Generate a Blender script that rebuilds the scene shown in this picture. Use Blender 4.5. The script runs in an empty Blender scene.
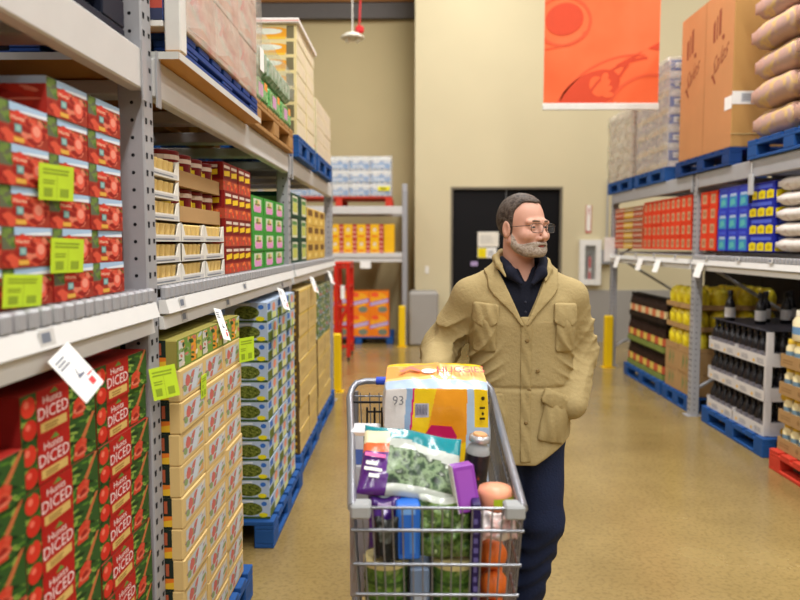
import bpy, bmesh, math, random
import numpy as np
from mathutils import Vector, Matrix, Euler
random.seed(7)
R = math.radians
scn = bpy.context.scene
col = scn.collection
# ------------------------------------------------------------------ camera
CAM_H = 1.55
FPX = 720.0
PITCH = math.atan(57/FPX)
YAW = math.atan(12/FPX)*0.997
cd = bpy.data.cameras.new('camera')
cam = bpy.data.objects.new('camera', cd); col.objects.link(cam)
cd.sensor_width = 36; cd.lens = 36*FPX/800
cd.clip_start = .05; cd.clip_end = 200
cam.location = (0, 0, CAM_H)
cam.rotation_euler = (R(90)-PITCH, 0, YAW)
cd.dof.use_dof = True; cd.dof.focus_distance = 2.62; cd.dof.aperture_fstop = 2.1
scn.camera = cam
# ------------------------------------------------------------------ light, exposure
w = bpy.data.worlds.new('world'); scn.world = w; w.use_nodes = True
w.node_tree.nodes['Background'].inputs[0].default_value = (1, .96, .88, 1)
w.node_tree.nodes['Background'].inputs[1].default_value = .03
CEIL = 7.4
LIGHT_ROWS = (-6.2, -2.9, .9, 4.7, 8.0)
def strip_lamp(x, y0, y1, power):
    l = bpy.data.lights.new('strip_light_tube', 'AREA'); l.shape = 'RECTANGLE'
    l.size = .34; l.size_y = y1-y0; l.energy = power; l.color = (1, .985, .965)
    o = bpy.data.objects.new('strip_light_tube', l); col.objects.link(o)
    o.location = (x, (y0+y1)/2, CEIL-.62)
for lx in LIGHT_ROWS:
    strip_lamp(lx, -9, 10.4 if lx > -1 else 9.6, 860 if lx == .9 else 330)
vs = scn.view_settings
vs.view_transform = 'Standard'; vs.look = 'None'; vs.gamma = 1; vs.use_curve_mapping = False
vs.exposure = 0.3
# ------------------------------------------------------------------ materials
def lin(c):
    return tuple(((v/255)/12.92 if v/255 <= .04045 else ((v/255+.055)/1.055)**2.4) for v in c)
MATS = {}
def M(rgb, rough=.55, metal=0.0, var=.10, scale=14.0, bump=0.0, bscale=60.0, trans=0.0, alpha=1.0, coat=0.0, name=None):
    key = (tuple(rgb), rough, metal, var, scale, bump, bscale, trans, alpha, coat)
    if key in MATS: return MATS[key]
    m = bpy.data.materials.new(name or 'mat_%d_%d_%d' % tuple(rgb)); m.use_nodes = True
    nt = m.node_tree; b = nt.nodes['Principled BSDF']
    b.inputs['Roughness'].default_value = rough; b.inputs['Metallic'].default_value = metal
    if trans: b.inputs['Transmission Weight'].default_value = trans; b.inputs['IOR'].default_value = 1.1
    if alpha < 1: b.inputs['Alpha'].default_value = alpha
    b.inputs['Specular IOR Level'].default_value = .5 if (metal > .2 or rough < .3) else (.3 if rough < .5 else .18)
    if coat: b.inputs['Coat Weight'].default_value = coat
    c = lin(rgb)
    tc = nt.nodes.new('ShaderNodeTexCoord')
    nz = nt.nodes.new('ShaderNodeTexNoise'); nz.inputs['Scale'].default_value = scale; nz.inputs['Detail'].default_value = 4
    mx = nt.nodes.new('ShaderNodeMix'); mx.data_type = 'RGBA'
    mx.inputs['A'].default_value = (*[v*(1-var) for v in c], 1); mx.inputs['B'].default_value = (*[min(1, v*(1+var)) for v in c], 1)
    nt.links.new(tc.outputs['Object'], nz.inputs['Vector']); nt.links.new(nz.outputs['Fac'], mx.inputs['Factor'])
    nt.links.new(mx.outputs['Result'], b.inputs['Base Color'])
    if bump:
        n2 = nt.nodes.new('ShaderNodeTexNoise'); n2.inputs['Scale'].default_value = bscale; n2.inputs['Detail'].default_value = 5
        bp = nt.nodes.new('ShaderNodeBump'); bp.inputs['Strength'].default_value = bump; bp.inputs['Distance'].default_value = .01
        nt.links.new(tc.outputs['Object'], n2.inputs['Vector']); nt.links.new(n2.outputs['Fac'], bp.inputs['Height'])
        nt.links.new(bp.outputs['Normal'], b.inputs['Normal'])
    MATS[key] = m
    return m
def mottled(name, cols, scale, rough=.6, detail=3.0, voronoi=False, bump=.0):
    """noise through a colour ramp: prints of fruit, leaves, gravel"""
    m = bpy.data.materials.new(name); m.use_nodes = True; nt = m.node_tree; b = nt.nodes['Principled BSDF']
    b.inputs['Roughness'].default_value = rough; b.inputs['Specular IOR Level'].default_value = .4 if rough < .35 else .2
    tc = nt.nodes.new('ShaderNodeTexCoord')
    if voronoi:
        nz = nt.nodes.new('ShaderNodeTexVoronoi'); nz.inputs['Scale'].default_value = scale; out = nz.outputs['Color']
        sep = nt.nodes.new('ShaderNodeSeparateColor'); nt.links.new(out, sep.inputs[0]); out = sep.outputs[0]
    else:
        nz = nt.nodes.new('ShaderNodeTexNoise'); nz.inputs['Scale'].default_value = scale; nz.inputs['Detail'].default_value = detail; out = nz.outputs['Fac']
    rp = nt.nodes.new('ShaderNodeValToRGB'); e = rp.color_ramp.elements
    n = len(cols); lo, hi = (.05, .95) if voronoi else (.3, .7)
    e[0].position = lo; e[0].color = (*lin(cols[0]), 1); e[1].position = hi; e[1].color = (*lin(cols[-1]), 1)
    for i in range(1, n-1):
        q = e.new(lo+(hi-lo)*i/(n-1)); q.color = (*lin(cols[i]), 1)
    if voronoi: rp.color_ramp.interpolation = 'CONSTANT'
    nt.links.new(tc.outputs['Object'], nz.inputs['Vector']); nt.links.new(out, rp.inputs[0]); nt.links.new(rp.outputs[0], b.inputs['Base Color'])
    if bump:
        bp = nt.nodes.new('ShaderNodeBump'); bp.inputs['Strength'].default_value = bump; bp.inputs['Distance'].default_value = .01
        nt.links.new(out, bp.inputs['Height']); nt.links.new(bp.outputs['Normal'], b.inputs['Normal'])
    return m
def film_material(name, rgb, opac, rough=.2):
    m = bpy.data.materials.new(name); m.use_nodes = True; nt = m.node_tree; b = nt.nodes['Principled BSDF']
    b.inputs['Base Color'].default_value = (*lin(rgb), 1); b.inputs['Roughness'].default_value = rough
    tr = nt.nodes.new('ShaderNodeBsdfTransparent'); ms = nt.nodes.new('ShaderNodeMixShader')
    tc = nt.nodes.new('ShaderNodeTexCoord'); nz = nt.nodes.new('ShaderNodeTexNoise'); nz.inputs['Scale'].default_value = 7; nz.inputs['Detail'].default_value = 6
    mp = nt.nodes.new('ShaderNodeMapping'); mp.inputs['Scale'].default_value = (1, 1, 3)
    mr = nt.nodes.new('ShaderNodeMapRange'); mr.inputs[1].default_value = .35; mr.inputs[2].default_value = .7
    mr.inputs[3].default_value = opac*.55; mr.inputs[4].default_value = min(1, opac*1.5)
    bp = nt.nodes.new('ShaderNodeBump'); bp.inputs['Strength'].default_value = .5; bp.inputs['Distance'].default_value = .02
    L = nt.links.new
    L(tc.outputs['Object'], mp.inputs[0]); L(mp.outputs[0], nz.inputs['Vector']); L(nz.outputs['Fac'], mr.inputs[0]); L(mr.outputs[0], ms.inputs[0])
    L(nz.outputs['Fac'], bp.inputs['Height']); L(bp.outputs['Normal'], b.inputs['Normal'])
    L(tr.outputs[0], ms.inputs[1]); L(b.outputs[0], ms.inputs[2]); L(ms.outputs[0], nt.nodes['Material Output'].inputs[0])
    return m
# ------------------------------------------------------------------ mesh builder
class MB:
    def __init__(s): s.v = []; s.f = []; s.m = []; s.mats = []; s.smooth = []
    def mi(s, m):
        if m not in s.mats: s.mats.append(m)
        return s.mats.index(m)
    def add(s, vs, fs, m, smooth=False):
        o = len(s.v); s.v += [tuple(p) for p in vs]; i = s.mi(m)
        for f in fs: s.f.append(tuple(o+k for k in f)); s.m.append(i); s.smooth.append(smooth)
        return s
    def box(s, x0, x1, y0, y1, z0, z1, m):
        return s.add([(x0,y0,z0),(x1,y0,z0),(x1,y1,z0),(x0,y1,z0),(x0,y0,z1),(x1,y0,z1),(x1,y1,z1),(x0,y1,z1)],
            [(0,3,2,1),(4,5,6,7),(0,1,5,4),(1,2,6,5),(2,3,7,6),(3,0,4,7)], m)
    def bbox(s, x0, x1, y0, y1, z0, z1, m, b=.006):
        """box with chamfered edges (24 verts)"""
        vs = []; fs = []
        def P(i, a): # corner i, axis a flush
            c = [(x0, x1)[i & 1], (y0, y1)[i >> 1 & 1], (z0, z1)[i >> 2 & 1]]
            for k in range(3):
                if k != a:
                    c[k] += b if (i >> k & 1) == 0 else -b
            return c
        idx = {}
        for i in range(8):
            for a in range(3): idx[i, a] = len(vs); vs.append(P(i, a))
        Q = {0: ((0,4,6,2),(1,3,7,5)), 1: ((0,1,5,4),(2,6,7,3)), 2: ((0,2,3,1),(4,5,7,6))}
        for a in Q:
            for q in Q[a]: fs.append(tuple(idx[i, a] for i in q))
        for a in range(3):
            o1, o2 = (a+1) % 3, (a+2) % 3
            for i in range(8):
                if i >> a & 1: continue
                j = i | (1 << a)
                f = (idx[i, o1], idx[j, o1], idx[j, o2], idx[i, o2])
                n = (bool(i >> o1 & 1)) ^ (bool(i >> o2 & 1))
                fs.append(f if not n else f[::-1])
        for i in range(8):
            f = (idx[i,0], idx[i,1], idx[i,2])
            odd = (bin(i).count('1') % 2) == 1
            fs.append(f if odd else f[::-1])
        return s.add(vs, fs, m)
    def quad(s, a, b, c, d, m): return s.add([a, b, c, d], [(0,1,2,3)], m)
    def lathe(s, prof, m, n=16, c=(0,0,0), axis='z', smooth=True, caps=True):
        vs = []; fs = []
        for (r, z) in prof:
            for k in range(n):
                a = 2*math.pi*k/n
                p = (r*math.cos(a), r*math.sin(a), z)
                if axis == 'x': p = (z, r*math.cos(a), r*math.sin(a))
                if axis == 'y': p = (r*math.sin(a), z, r*math.cos(a))
                vs.append((p[0]+c[0], p[1]+c[1], p[2]+c[2]))
        for j in range(len(prof)-1):
            for k in range(n):
                fs.append((j*n+k, j*n+(k+1) % n, (j+1)*n+(k+1) % n, (j+1)*n+k))
        s.add(vs, fs, m, smooth)
        if caps:
            s.add(vs[:n], [tuple(range(n))[::-1]], m); s.add(vs[-n:], [tuple(range(n))], m)
        return s
    def tube(s, pts, r, m, n=8, closed=False, smooth=True):
        pts = [Vector(p) for p in pts]; N = len(pts); vs = []; fs = []
        rr = r if isinstance(r, (list, tuple)) else [r]*N
        ref = None
        for i, p in enumerate(pts):
            if closed: t = pts[(i+1) % N]-pts[i-1]
            else: t = pts[min(i+1, N-1)]-pts[max(i-1, 0)]
            t = t.normalized()
            if ref is None:
                ref = Vector((0,0,1)) if abs(t.z) < .9 else Vector((1,0,0))
            a = t.cross(ref).normalized(); b = a.cross(t).normalized(); ref = b
            for k in range(n):
                q = 2*math.pi*k/n
                vs.append(p+(a*math.cos(q)+b*math.sin(q))*rr[i])
        for i in range(N if closed else N-1):
            j = (i+1) % N
            for k in range(n): fs.append((i*n+k, i*n+(k+1) % n, j*n+(k+1) % n, j*n+k))
        s.add(vs, fs, m, smooth)
        if not closed: s.add(vs[:n], [tuple(range(n))[::-1]], m); s.add(vs[-n:], [tuple(range(n))], m)
        return s
    def sphere(s, c, r, m, nu=14, nv=9):
        rx, ry, rz = (r, r, r) if not isinstance(r, tuple) else r
        vs = [(c[0], c[1], c[2]-rz)]; fs = []
        for j in range(1, nv):
            t = math.pi*j/nv
            for k in range(nu):
                a = 2*math.pi*k/nu; vs.append((c[0]+rx*math.sin(t)*math.cos(a), c[1]+ry*math.sin(t)*math.sin(a), c[2]-rz*math.cos(t)))
        vs.append((c[0], c[1], c[2]+rz))
        for k in range(nu):
            fs.append((0, 1+(k+1) % nu, 1+k))
            for j in range(nv-2):
                a = 1+j*nu; fs.append((a+k, a+(k+1) % nu, a+nu+(k+1) % nu, a+nu+k))
            a = 1+(nv-2)*nu; fs.append((a+k, a+(k+1) % nu, len(vs)-1))
        return s.add(vs, fs, m, True)
    def art(s, art, o, U, V, w, h, lift=.0012):
        """put a flat print (unit-square layout) on a face: origin o, unit axes U, V, size w x h"""
        o = Vector(o); U = Vector(U); V = Vector(V); N = U.cross(V)
        for (pts, fs, m, lay) in art:
            s.add([o+U*(min(max(p[0],0),1)*w)+V*(min(max(p[1],0),1)*h)+N*(lift*(.3+.35*lay)) for p in pts], fs, m)
        return s
    def mesh(s, name):
        me = bpy.data.meshes.new(name); me.from_pydata(s.v, [], s.f)
        for m in s.mats: me.materials.append(m)
        me.polygons.foreach_set('material_index', s.m); me.polygons.foreach_set('use_smooth', s.smooth)
        me.update(); return me
    def build(s, name, parent=None, loc=None, rot=None):
        return put(name, s.mesh(name), parent, loc, rot)
def put(name, me, parent=None, loc=None, rot=None):
    o = bpy.data.objects.new(name, me); col.objects.link(o)
    if parent: o.parent = parent
    if loc: o.location = loc
    if rot: o.rotation_euler = rot
    return o
def empty(name, loc=(0,0,0), rz=0): 
    o = bpy.data.objects.new(name, None); col.objects.link(o); o.location = loc; o.rotation_euler = (0,0,rz); o.empty_display_size = .1
    return o
def tag(o, label, cat, group=None, kind=None):
    o['label'] = label; o['category'] = cat
    if group: o['group'] = group
    if kind: o['kind'] = kind
    return o
def struct(o, kind='structure'): o['kind'] = kind; return o
# ------------------------------------------------------------------ flat print layouts (unit square)
def aR(u0, v0, u1, v1, m, lay=1): return ([(u0,v0),(u1,v0),(u1,v1),(u0,v1)], [(0,1,2,3)], m, lay)
def aP(pts, m, lay=1): return (list(pts), [tuple(range(len(pts)))], m, lay)
def aE(u, v, ru, rv, m, lay=1, n=14, rot=0):
    P = []
    for k in range(n):
        a = 2*math.pi*k/n; x, y = ru*math.cos(a), rv*math.sin(a)
        P.append((u+x*math.cos(rot)-y*math.sin(rot), v+x*math.sin(rot)+y*math.cos(rot)))
    return (P, [tuple(range(n))], m, lay)
TXT = {}
def text_poly(body):
    if body in TXT: return TXT[body]
    c = bpy.data.curves.new('t', 'FONT'); c.body = body; c.size = 1; c.resolution_u = 2
    o = bpy.data.objects.new('t', c); col.objects.link(o)
    dg = bpy.context.evaluated_depsgraph_get(); e = o.evaluated_get(dg); me = e.to_mesh()
    vs = [(v.co.x, v.co.y) for v in me.vertices]; fs = [tuple(p.vertices) for p in me.polygons]
    e.to_mesh_clear(); bpy.data.objects.remove(o); bpy.data.curves.remove(c)
    x0 = min(v[0] for v in vs); x1 = max(v[0] for v in vs); y0 = min(v[1] for v in vs); y1 = max(v[1] for v in vs)
    TXT[body] = ([((x-x0)/(x1-x0), (y-y0)/(y1-y0)) for x, y in vs], fs)
    return TXT[body]
def aT(body, u0, v0, u1, v1, m, lay=3, shear=0.0, rise=0.0):
    vs, fs = text_poly(body)
    return ([(u0+x*(u1-u0)+y*shear, v0+y*(v1-v0)+x*rise) for x, y in vs], fs, m, lay)
def blobs(u0, v0, u1, v1, n, ru, rv, mats, lay=2, seed=1, k=8):
    r = random.Random(seed); A = []
    for i in range(n):
        s = r.uniform(.7, 1.25)
        A.append(aE(r.uniform(u0, u1), r.uniform(v0, v1), ru*s, rv*s, r.choice(mats), lay+i*.05, k, r.uniform(0, 3)))
    return A
def lines(u0, v0, u1, v1, n, m, lay=2, seed=3, gap=.45):
    r = random.Random(seed); A = []
    for i in range(n):
        v = v1-(v1-v0)*(i+1)/n; h = (v1-v0)/n*(1-gap)
        A.append(aR(u0, v, u0+(u1-u0)*r.uniform(.6, 1), v+h, m, lay))
    return A
# colours
WHITE = M((238,236,230)); OFFW = M((222,218,208)); PAPER = M((245,244,240), .7)
BLACK = M((14,14,16), .5); DARK = M((30,28,28), .6)
STEEL = M((170,170,174), .45, .15, .08, 9, .05, 90, name='grey_rack_paint')
STEELW = M((205,203,200), .45, .0, .06, 9, name='pale_rack_paint')
HOLE = M((26,26,30), .8, name='dark_slot')
NEON = M((196,226,52), .6, name='neon_green_paper'); NEONT = M((146,170,44), .7)
KRAFT = M((176,140,94), .8, 0, .12, 8, .1, 200, name='kraft_board'); KRAFTD = M((150,116,76), .8, 0, .12, 8, name='kraft_board_brown')
BLUEP = M((36,82,146), .6, 0, .22, 9, .15, 60, name='blue_pallet_paint'); REDP = M((206,66,48), .6, 0, .15, 9, .1, 60, name='red_pallet_paint')
WOOD = M((170,128,78), .75, 0, .22, 6, .15, 40, name='pallet_wood')
YEL = M((240,200,20), .45, 0, .05, name='safety_yellow')
# ------------------------------------------------------------------ the room
def floor_material():
    m = bpy.data.materials.new('polished_concrete'); m.use_nodes = True; nt = m.node_tree; b = nt.nodes['Principled BSDF']
    L = nt.links.new
    tc = nt.nodes.new('ShaderNodeTexCoord')
    n1 = nt.nodes.new('ShaderNodeTexNoise'); n1.inputs['Scale'].default_value = .9; n1.inputs['Detail'].default_value = 7; n1.inputs['Roughness'].default_value = .62
    n2 = nt.nodes.new('ShaderNodeTexNoise'); n2.inputs['Scale'].default_value = 46; n2.inputs['Detail'].default_value = 3
    r1 = nt.nodes.new('ShaderNodeValToRGB'); e = r1.color_ramp.elements
    e[0].position = .28; e[0].color = (*lin((130,108,62)), 1); e[1].position = .74; e[1].color = (*lin((166,142,90)), 1)
    r2 = nt.nodes.new('ShaderNodeValToRGB'); e = r2.color_ramp.elements
    e[0].position = .34; e[0].color = (.62,.60,.56,1); e[1].position = .52; e[1].color = (1,1,1,1)
    mx = nt.nodes.new('ShaderNodeMix'); mx.data_type = 'RGBA'; mx.blend_type = 'MULTIPLY'; mx.inputs['Factor'].default_value = .55
    L(tc.outputs['Object'], n1.inputs['Vector']); L(tc.outputs['Object'], n2.inputs['Vector'])
    L(n1.outputs['Fac'], r1.inputs[0]); L(n2.outputs['Fac'], r2.inputs[0])
    L(r1.outputs[0], mx.inputs['A']); L(r2.outputs[0], mx.inputs['B']); L(mx.outputs['Result'], b.inputs['Base Color'])
    mr = nt.nodes.new('ShaderNodeMapRange'); mr.inputs[3].default_value = .16; mr.inputs[4].default_value = .34
    L(n1.outputs['Fac'], mr.inputs[0]); L(mr.outputs[0], b.inputs['Roughness'])
    b.inputs['Coat Weight'].default_value = .25; b.inputs['Coat Roughness'].default_value = .18
    bp = nt.nodes.new('ShaderNodeBump'); bp.inputs['Strength'].default_value = .04; L(n2.outputs['Fac'], bp.inputs['Height']); L(bp.outputs['Normal'], b.inputs['Normal'])
    return m
WALLM = M((205,193,158), .75, 0, .04, 1.6, .05, 120, name='beige_wall_paint')
WALLR = M((196,180,138), .75, 0, .05, 1.6, .05, 120, name='tan_recess_wall_paint')
GREYB = M((158,154,148), .6, 0, .06, 3, .05, 90, name='grey_wainscot_paint')
XA, XB, YA, YW, YR = -9.0, 10.0, -11.0, 11.3, 12.4
fl = struct(MB().box(XA, XB, YA, YR+.2, -.2, 0, floor_material()).build('floor'))
JOINT = M((112,92,58), .8, name='joint_filler')
for k, y in enumerate((7.25, 2.6, -2.0)): MB().box(-8.9, 9.9, y-.006, y+.006, -.01, .0012, JOINT).build('floor_joint', fl)
struct(MB().box(XA, XB, YA, YR+.2, CEIL, CEIL+.2, M((120,118,114), .8)).build('ceiling'))
DX0, DX1, DZ = .60, 2.34, 2.42
wb = MB()
wb.box(.045, DX0, YW, YW+.25, 0, CEIL, WALLM); wb.box(DX1, XB, YW, YW+.25, 0, CEIL, WALLM); wb.box(DX0, DX1, YW, YW+.25, DZ, CEIL, WALLM)
struct(wb.build('wall_back'))
struct(MB().box(XA, .3, YR, YR+.2, 0, CEIL, WALLR).build('wall_recess'))
struct(MB().box(.045, .29, YW+.251, YR-.001, 0, CEIL, WALLM).build('wall_return'))
WALLD = M((128,120,104), .8, 0, .05, 1.6, name='far_wall_paint')
struct(MB().box(XA-.2, XA, YA, YR+.2, 0, CEIL, WALLD).build('wall_left'))
struct(MB().box(XB, XB+.2, YA, YR+.2, 0, CEIL, WALLD).build('wall_right'))
struct(MB().box(XA, XB, YA-.2, YA, 0, CEIL, WALLD).build('wall_front'))
# grey painted guard along the foot of the wall
t1 = MB(); t1.box(DX1+.13, XB-.01, YW-.035, YW-.001, .001, .815, GREYB); struct(t1.build('trim_1'))
struct(MB().box(XA+.01, .03, YR-.12, YR-.001, 5.275, 5.53, M((104,100,98), .6, name='dark_grey_header')).build('trim_2'))
struct(MB().box(XA+.01, .03, YR-.16, YR-.001, 5.532, 5.62, M((150,104,58), .6, name='brown_header')).build('trim_3'))
cg = MB(); cg.bbox(-.045, .40, 10.78, YW-.002, .001, .815, GREYB, .03)
tag(cg.build('concrete_corner_guard'), 'low grey concrete guard block at the corner of the beige wall', 'guard block')
# double door
DM = M((12,12,15), .55, 0, .12, 3, name='black_door_paint'); FRM = M((120,112,96), .5)
dr = struct(empty('door_1', ((DX0+DX1)/2, YW, 0)))
hw = (DX1-DX0)/2
for s in (-1, 1):
    lf = MB().bbox(min(s*.006, s*(hw-.01)), max(s*.006, s*(hw-.01)), .07, .12, .01, DZ-.03, DM, .004).build('door_leaf', dr)
    MB().box(s*.12-.05, s*.12+.05, .058, .0695, .95, 1.2, M((44,44,48), .35, .6)).build('push_plate', lf)
    MB().box(min(s*(hw-.001), s*(hw-.035)), max(s*(hw-.001), s*(hw-.035)), .001, .0695, .01, DZ-.001, FRM).build('door_frame', dr)
MB().box(-hw+.036, hw-.036, .001, .0695, DZ-.035, DZ-.001, FRM).build('door_frame', dr)
MB().box(-.004, .004, .066, .0695, DZ-.30, DZ-.036, M((150,150,150), .4)).build('light_gap_strip', dr)  # pale grey strip puts in the light gap between the leaf tops as colour
sg = empty('door_notice', (1.195, YW+.0575, 1.49))
b = MB(); b.bbox(-.165, .165, 0, .008, 0, .235, M((226,220,206), .5), .003); b.art(lines(.12, .25, .88, .8, 4, M((196,192,182))), (-.165, -.0005, 0), (1,0,0), (0,0,1), .33, .235); b.build('plate', sg)
b = MB(); b.bbox(-.165, .135, 0, .008, -.175, -.012, M((232,230,224), .5), .003); b.art([aR(.02,.04,.46,.96, M((226,206,20)))]+lines(.55,.2,.92,.8,3,M((150,150,150))), (-.165, -.0005, -.175), (1,0,0), (0,0,1), .30, .163); b.build('plate', sg)
tag(sg, 'pale notice plate above a half yellow notice on the black door', 'notice')
b = MB(); b.bbox(-.06, .05, 0, .006, 0, .07, M((170,150,190), .5), .002)
tag(b.build('door_sticker', None, (.985, YW+.06, 1.19)), 'small pale purple sticker low on the black door', 'sticker')
# fire extinguisher in its wall cabinet
fx = empty('extinguisher_cabinet', (2.765, YW, .90))
b = MB(); CW = M((232,230,224), .45)
for (x0, x1, z0, z1) in ((-.165,-.085,0,.70),(.085,.165,0,.70),(-.085,.085,0,.085),(-.085,.085,.61,.70)): b.box(x0, x1, -.09, -.002, z0, z1, CW)
b.box(-.085, .085, -.012, -.002, .085, .61, M((120,116,108), .6)); b.build('cabinet_frame', fx)
MB().box(-.085, .085, -.062, -.058, .085, .61, film_material('cabinet_glass', (220,225,225), .12, .05)).build('glass_pane', fx)
tag(fx, 'white wall cabinet with a narrow glass front beside the black door', 'cabinet')
ex = empty('fire_extinguisher', (2.765, YW-.034, .987)); RD = M((206,28,24), .35)
b = MB(); b.lathe([(.018,0),(.020,.005),(.020,.30),(.014,.34),(.007,.36)], RD, 14); b.art([aR(.1,.1,.9,.9,PAPER)], (-.014,-.0215,.11), (1,0,0),(0,0,1), .028, .07); b.build('cylinder', ex)
b = MB(); b.box(-.012,.012,-.007,.007,.36,.38, BLACK); b.tube([(0,0,.38),(.015,0,.40),(.045,0,.41)], .005, BLACK, 6); b.build('valve_handle', ex)
MB().tube([(-.01,0,.37),(-.04,0,.35),(-.045,0,.2),(-.03,0,.12)], .006, DARK, 6).build('hose', ex)
tag(ex, 'red fire extinguisher inside the white wall cabinet', 'extinguisher')
b = MB(); b.bbox(-.045,.045,-.006,-.001,0,.43, M((236,230,220), .5), .002); RL = M((178,54,44), .5)
b.art([aR(.0,.0,.12,1,RL), aR(.88,0,1,1,RL), aR(.12,.0,.88,.05,RL), aE(.3,.08,.1,.02,RL,2), aE(.7,.08,.1,.02,RL,2)]+[aT(c, .36, .86-.07*i, .64, .91-.07*i, RL, 2) for i, c in enumerate('FIRE')], (-.045,-.0065,0), (1,0,0),(0,0,1), .09, .43)
tag(b.build('extinguisher_sign', None, (2.742, YW, 1.705)), 'tall narrow red bordered sign above the extinguisher cabinet', 'sign')
b = MB(); b.bbox(-.03,.03,-.006,-.001,-.06,.06, M((228,224,214), .5), .002); b.box(-.008,.008,-.012,-.006,-.015,.015, M((236,232,224), .5))
tag(b.build('light_switch', None, (.235, YW, 1.13)), 'small pale wall switch on the beige wall above the corner guard', 'switch')
b = MB(); b.bbox(-.09,.09,-.10,-.001,-.11,.11, M((140,140,142), .5), .01); b.tube([(0,-.04,.11),(0,-.04,1.2)], .012, STEEL, 6)
tag(b.build('junction_box', None, (3.02, YW, 1.33)), 'grey metal junction box with conduit beside the extinguisher cabinet', 'junction box')
# strip light housings under the ceiling
for lx in LIGHT_ROWS:
    y1 = 10.4 if lx > -1 else 9.6
    f = empty('strip_light', (lx, (y1-9)/2, CEIL-.6)); hl = (y1+9)/2
    MB().box(-.2,.2,-hl,hl,0,.08, M((225,225,222), .5)).build('housing', f)
    for k in range(4):
        yy = -hl+.6+(2*hl-1.2)*k/3; MB().tube([(0,yy,.08),(0,yy,.6)], .006, STEEL, 6).build('hanger', f)
    tag(f, 'long white strip light hung on rods under the ceiling', 'light', 'ceiling strip lights')
# banner
OR = mottled('orange_banner_cloth', [(232,96,52), (246,112,66), (250,124,80)], 1.2, .7)
OD = M((214,78,50), .7, 0, .06); OD2 = M((226,92,58), .7, 0, .06)
bn = empty('hanging_banner', (1.79, 7.0, 2.81))
b = MB(); b.box(-.541,.541,-.004,.004,.065,2.0,OR)
def ring(u, v, ru, rv, t, m, rot=0, n=28, a0=0, a1=6.2832, lay=2):
    P = []
    for k in range(n+1):
        a = a0+(a1-a0)*k/n
        for s in (1, 1-t): 
            x, y = ru*s*math.cos(a), rv*s*math.sin(a); P.append((u+x*math.cos(rot)-y*math.sin(rot), v+x*math.sin(rot)+y*math.cos(rot)))
    return (P, [(2*k, 2*k+1, 2*k+3, 2*k+2) for k in range(n)], m, lay)
H2 = 1.0
def bart():
    A = [ring(.62,-.02,.60,.42,.05,OD2,.62,36,.6,3.6), aE(.40,.10,.30,.17,OD,2,28,.62), aE(.47,.16,.07,.10,OR,3,18,.3), ring(.82,.0,.52,.40,.06,OD,.62,30,.9,2.9,lay=4),
         ring(.95,-.12,.40,.40,.07,OD2,.5,30,.9,3.0,lay=5), aP([(.62,.36),(.70,.34),(.86,.50)],OD,6), aP([(.90,.52),(1.,.50),(1.,.58)],OD,6)]
    A += [ring(.16,.78,.25,.24,.10,OD2,.5,30,lay=7), aE(.17,.80,.17,.15,OD,8,24,.5), ring(.05,.62,.32,.10,.10,OD2,.2,24,3.6,6.3,lay=9)]
    for t in range(4): A.append(aE(.56-.01*t,.08+.055*t,.05,.03,OR,7+t,10,.4*t))
    for t in range(3): A.append(aE(.66+.03*t,.26+.05*t,.012,.05,OD,11+t,8,-.5))
    return [([(min(max(p[0],0),1), min(max(p[1],0),1)) for p in P], F, m, l) for P, F, m, l in A]
b.art(bart(), (-.541,-.0045,.065), (1,0,0),(0,0,1), 1.082, .97); b.build('cloth', bn)
MB().bbox(-.55,.55,-.012,.012,0,.064, M((226,226,220), .4), .006).build('bottom_rail', bn)
MB().bbox(-.55,.55,-.012,.012,2.001,2.05, M((226,226,220), .4), .006).build('top_rail', bn)
for s in (-.45,.45): MB().tube([(s,0,2.05),(s,0,CEIL-2.811)], .003, STEEL, 5).build('cord', bn)
tag(bn, 'orange banner with darker fruit outline print hanging over the aisle', 'banner')
# pendant fitting and the red drop beside it
pl = empty('pendant_lamp', (-.77, 9.5, 4.15))
MB().lathe([(.05,.10),(.09,.085),(.15,.04),(.152,.028),(.12,.02),(.02,.018)], M((222,216,200), .4), 24).build('shade', pl)
b = MB(); b.tube([(0,0,.10),(0,0,CEIL-4.151)], .008, M((230,226,216), .4), 8); b.build('rod', pl)
for s in (-1,1): MB().sphere((s*.06,0,.0), (.035,.035,.03), M((240,236,220), .4)).build('bulb', pl)
tag(pl, 'pale round ceiling fitting hanging on a white rod before the recess', 'lamp')
rd = empty('cord_drop', (-.69, 9.6, 4.27)); RC = M((206,40,44), .4)
MB().bbox(-.05,.06,-.04,.04,0,.09,RC,.02).build('reel_box', rd); MB().tube([(0,0,.09),(.02,0,.5),(.03,0,CEIL-4.271)], .012, RC, 8).build('pipe', rd)
tag(rd, 'red drop pipe with a box end beside the pendant fitting', 'pipe')
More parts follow.
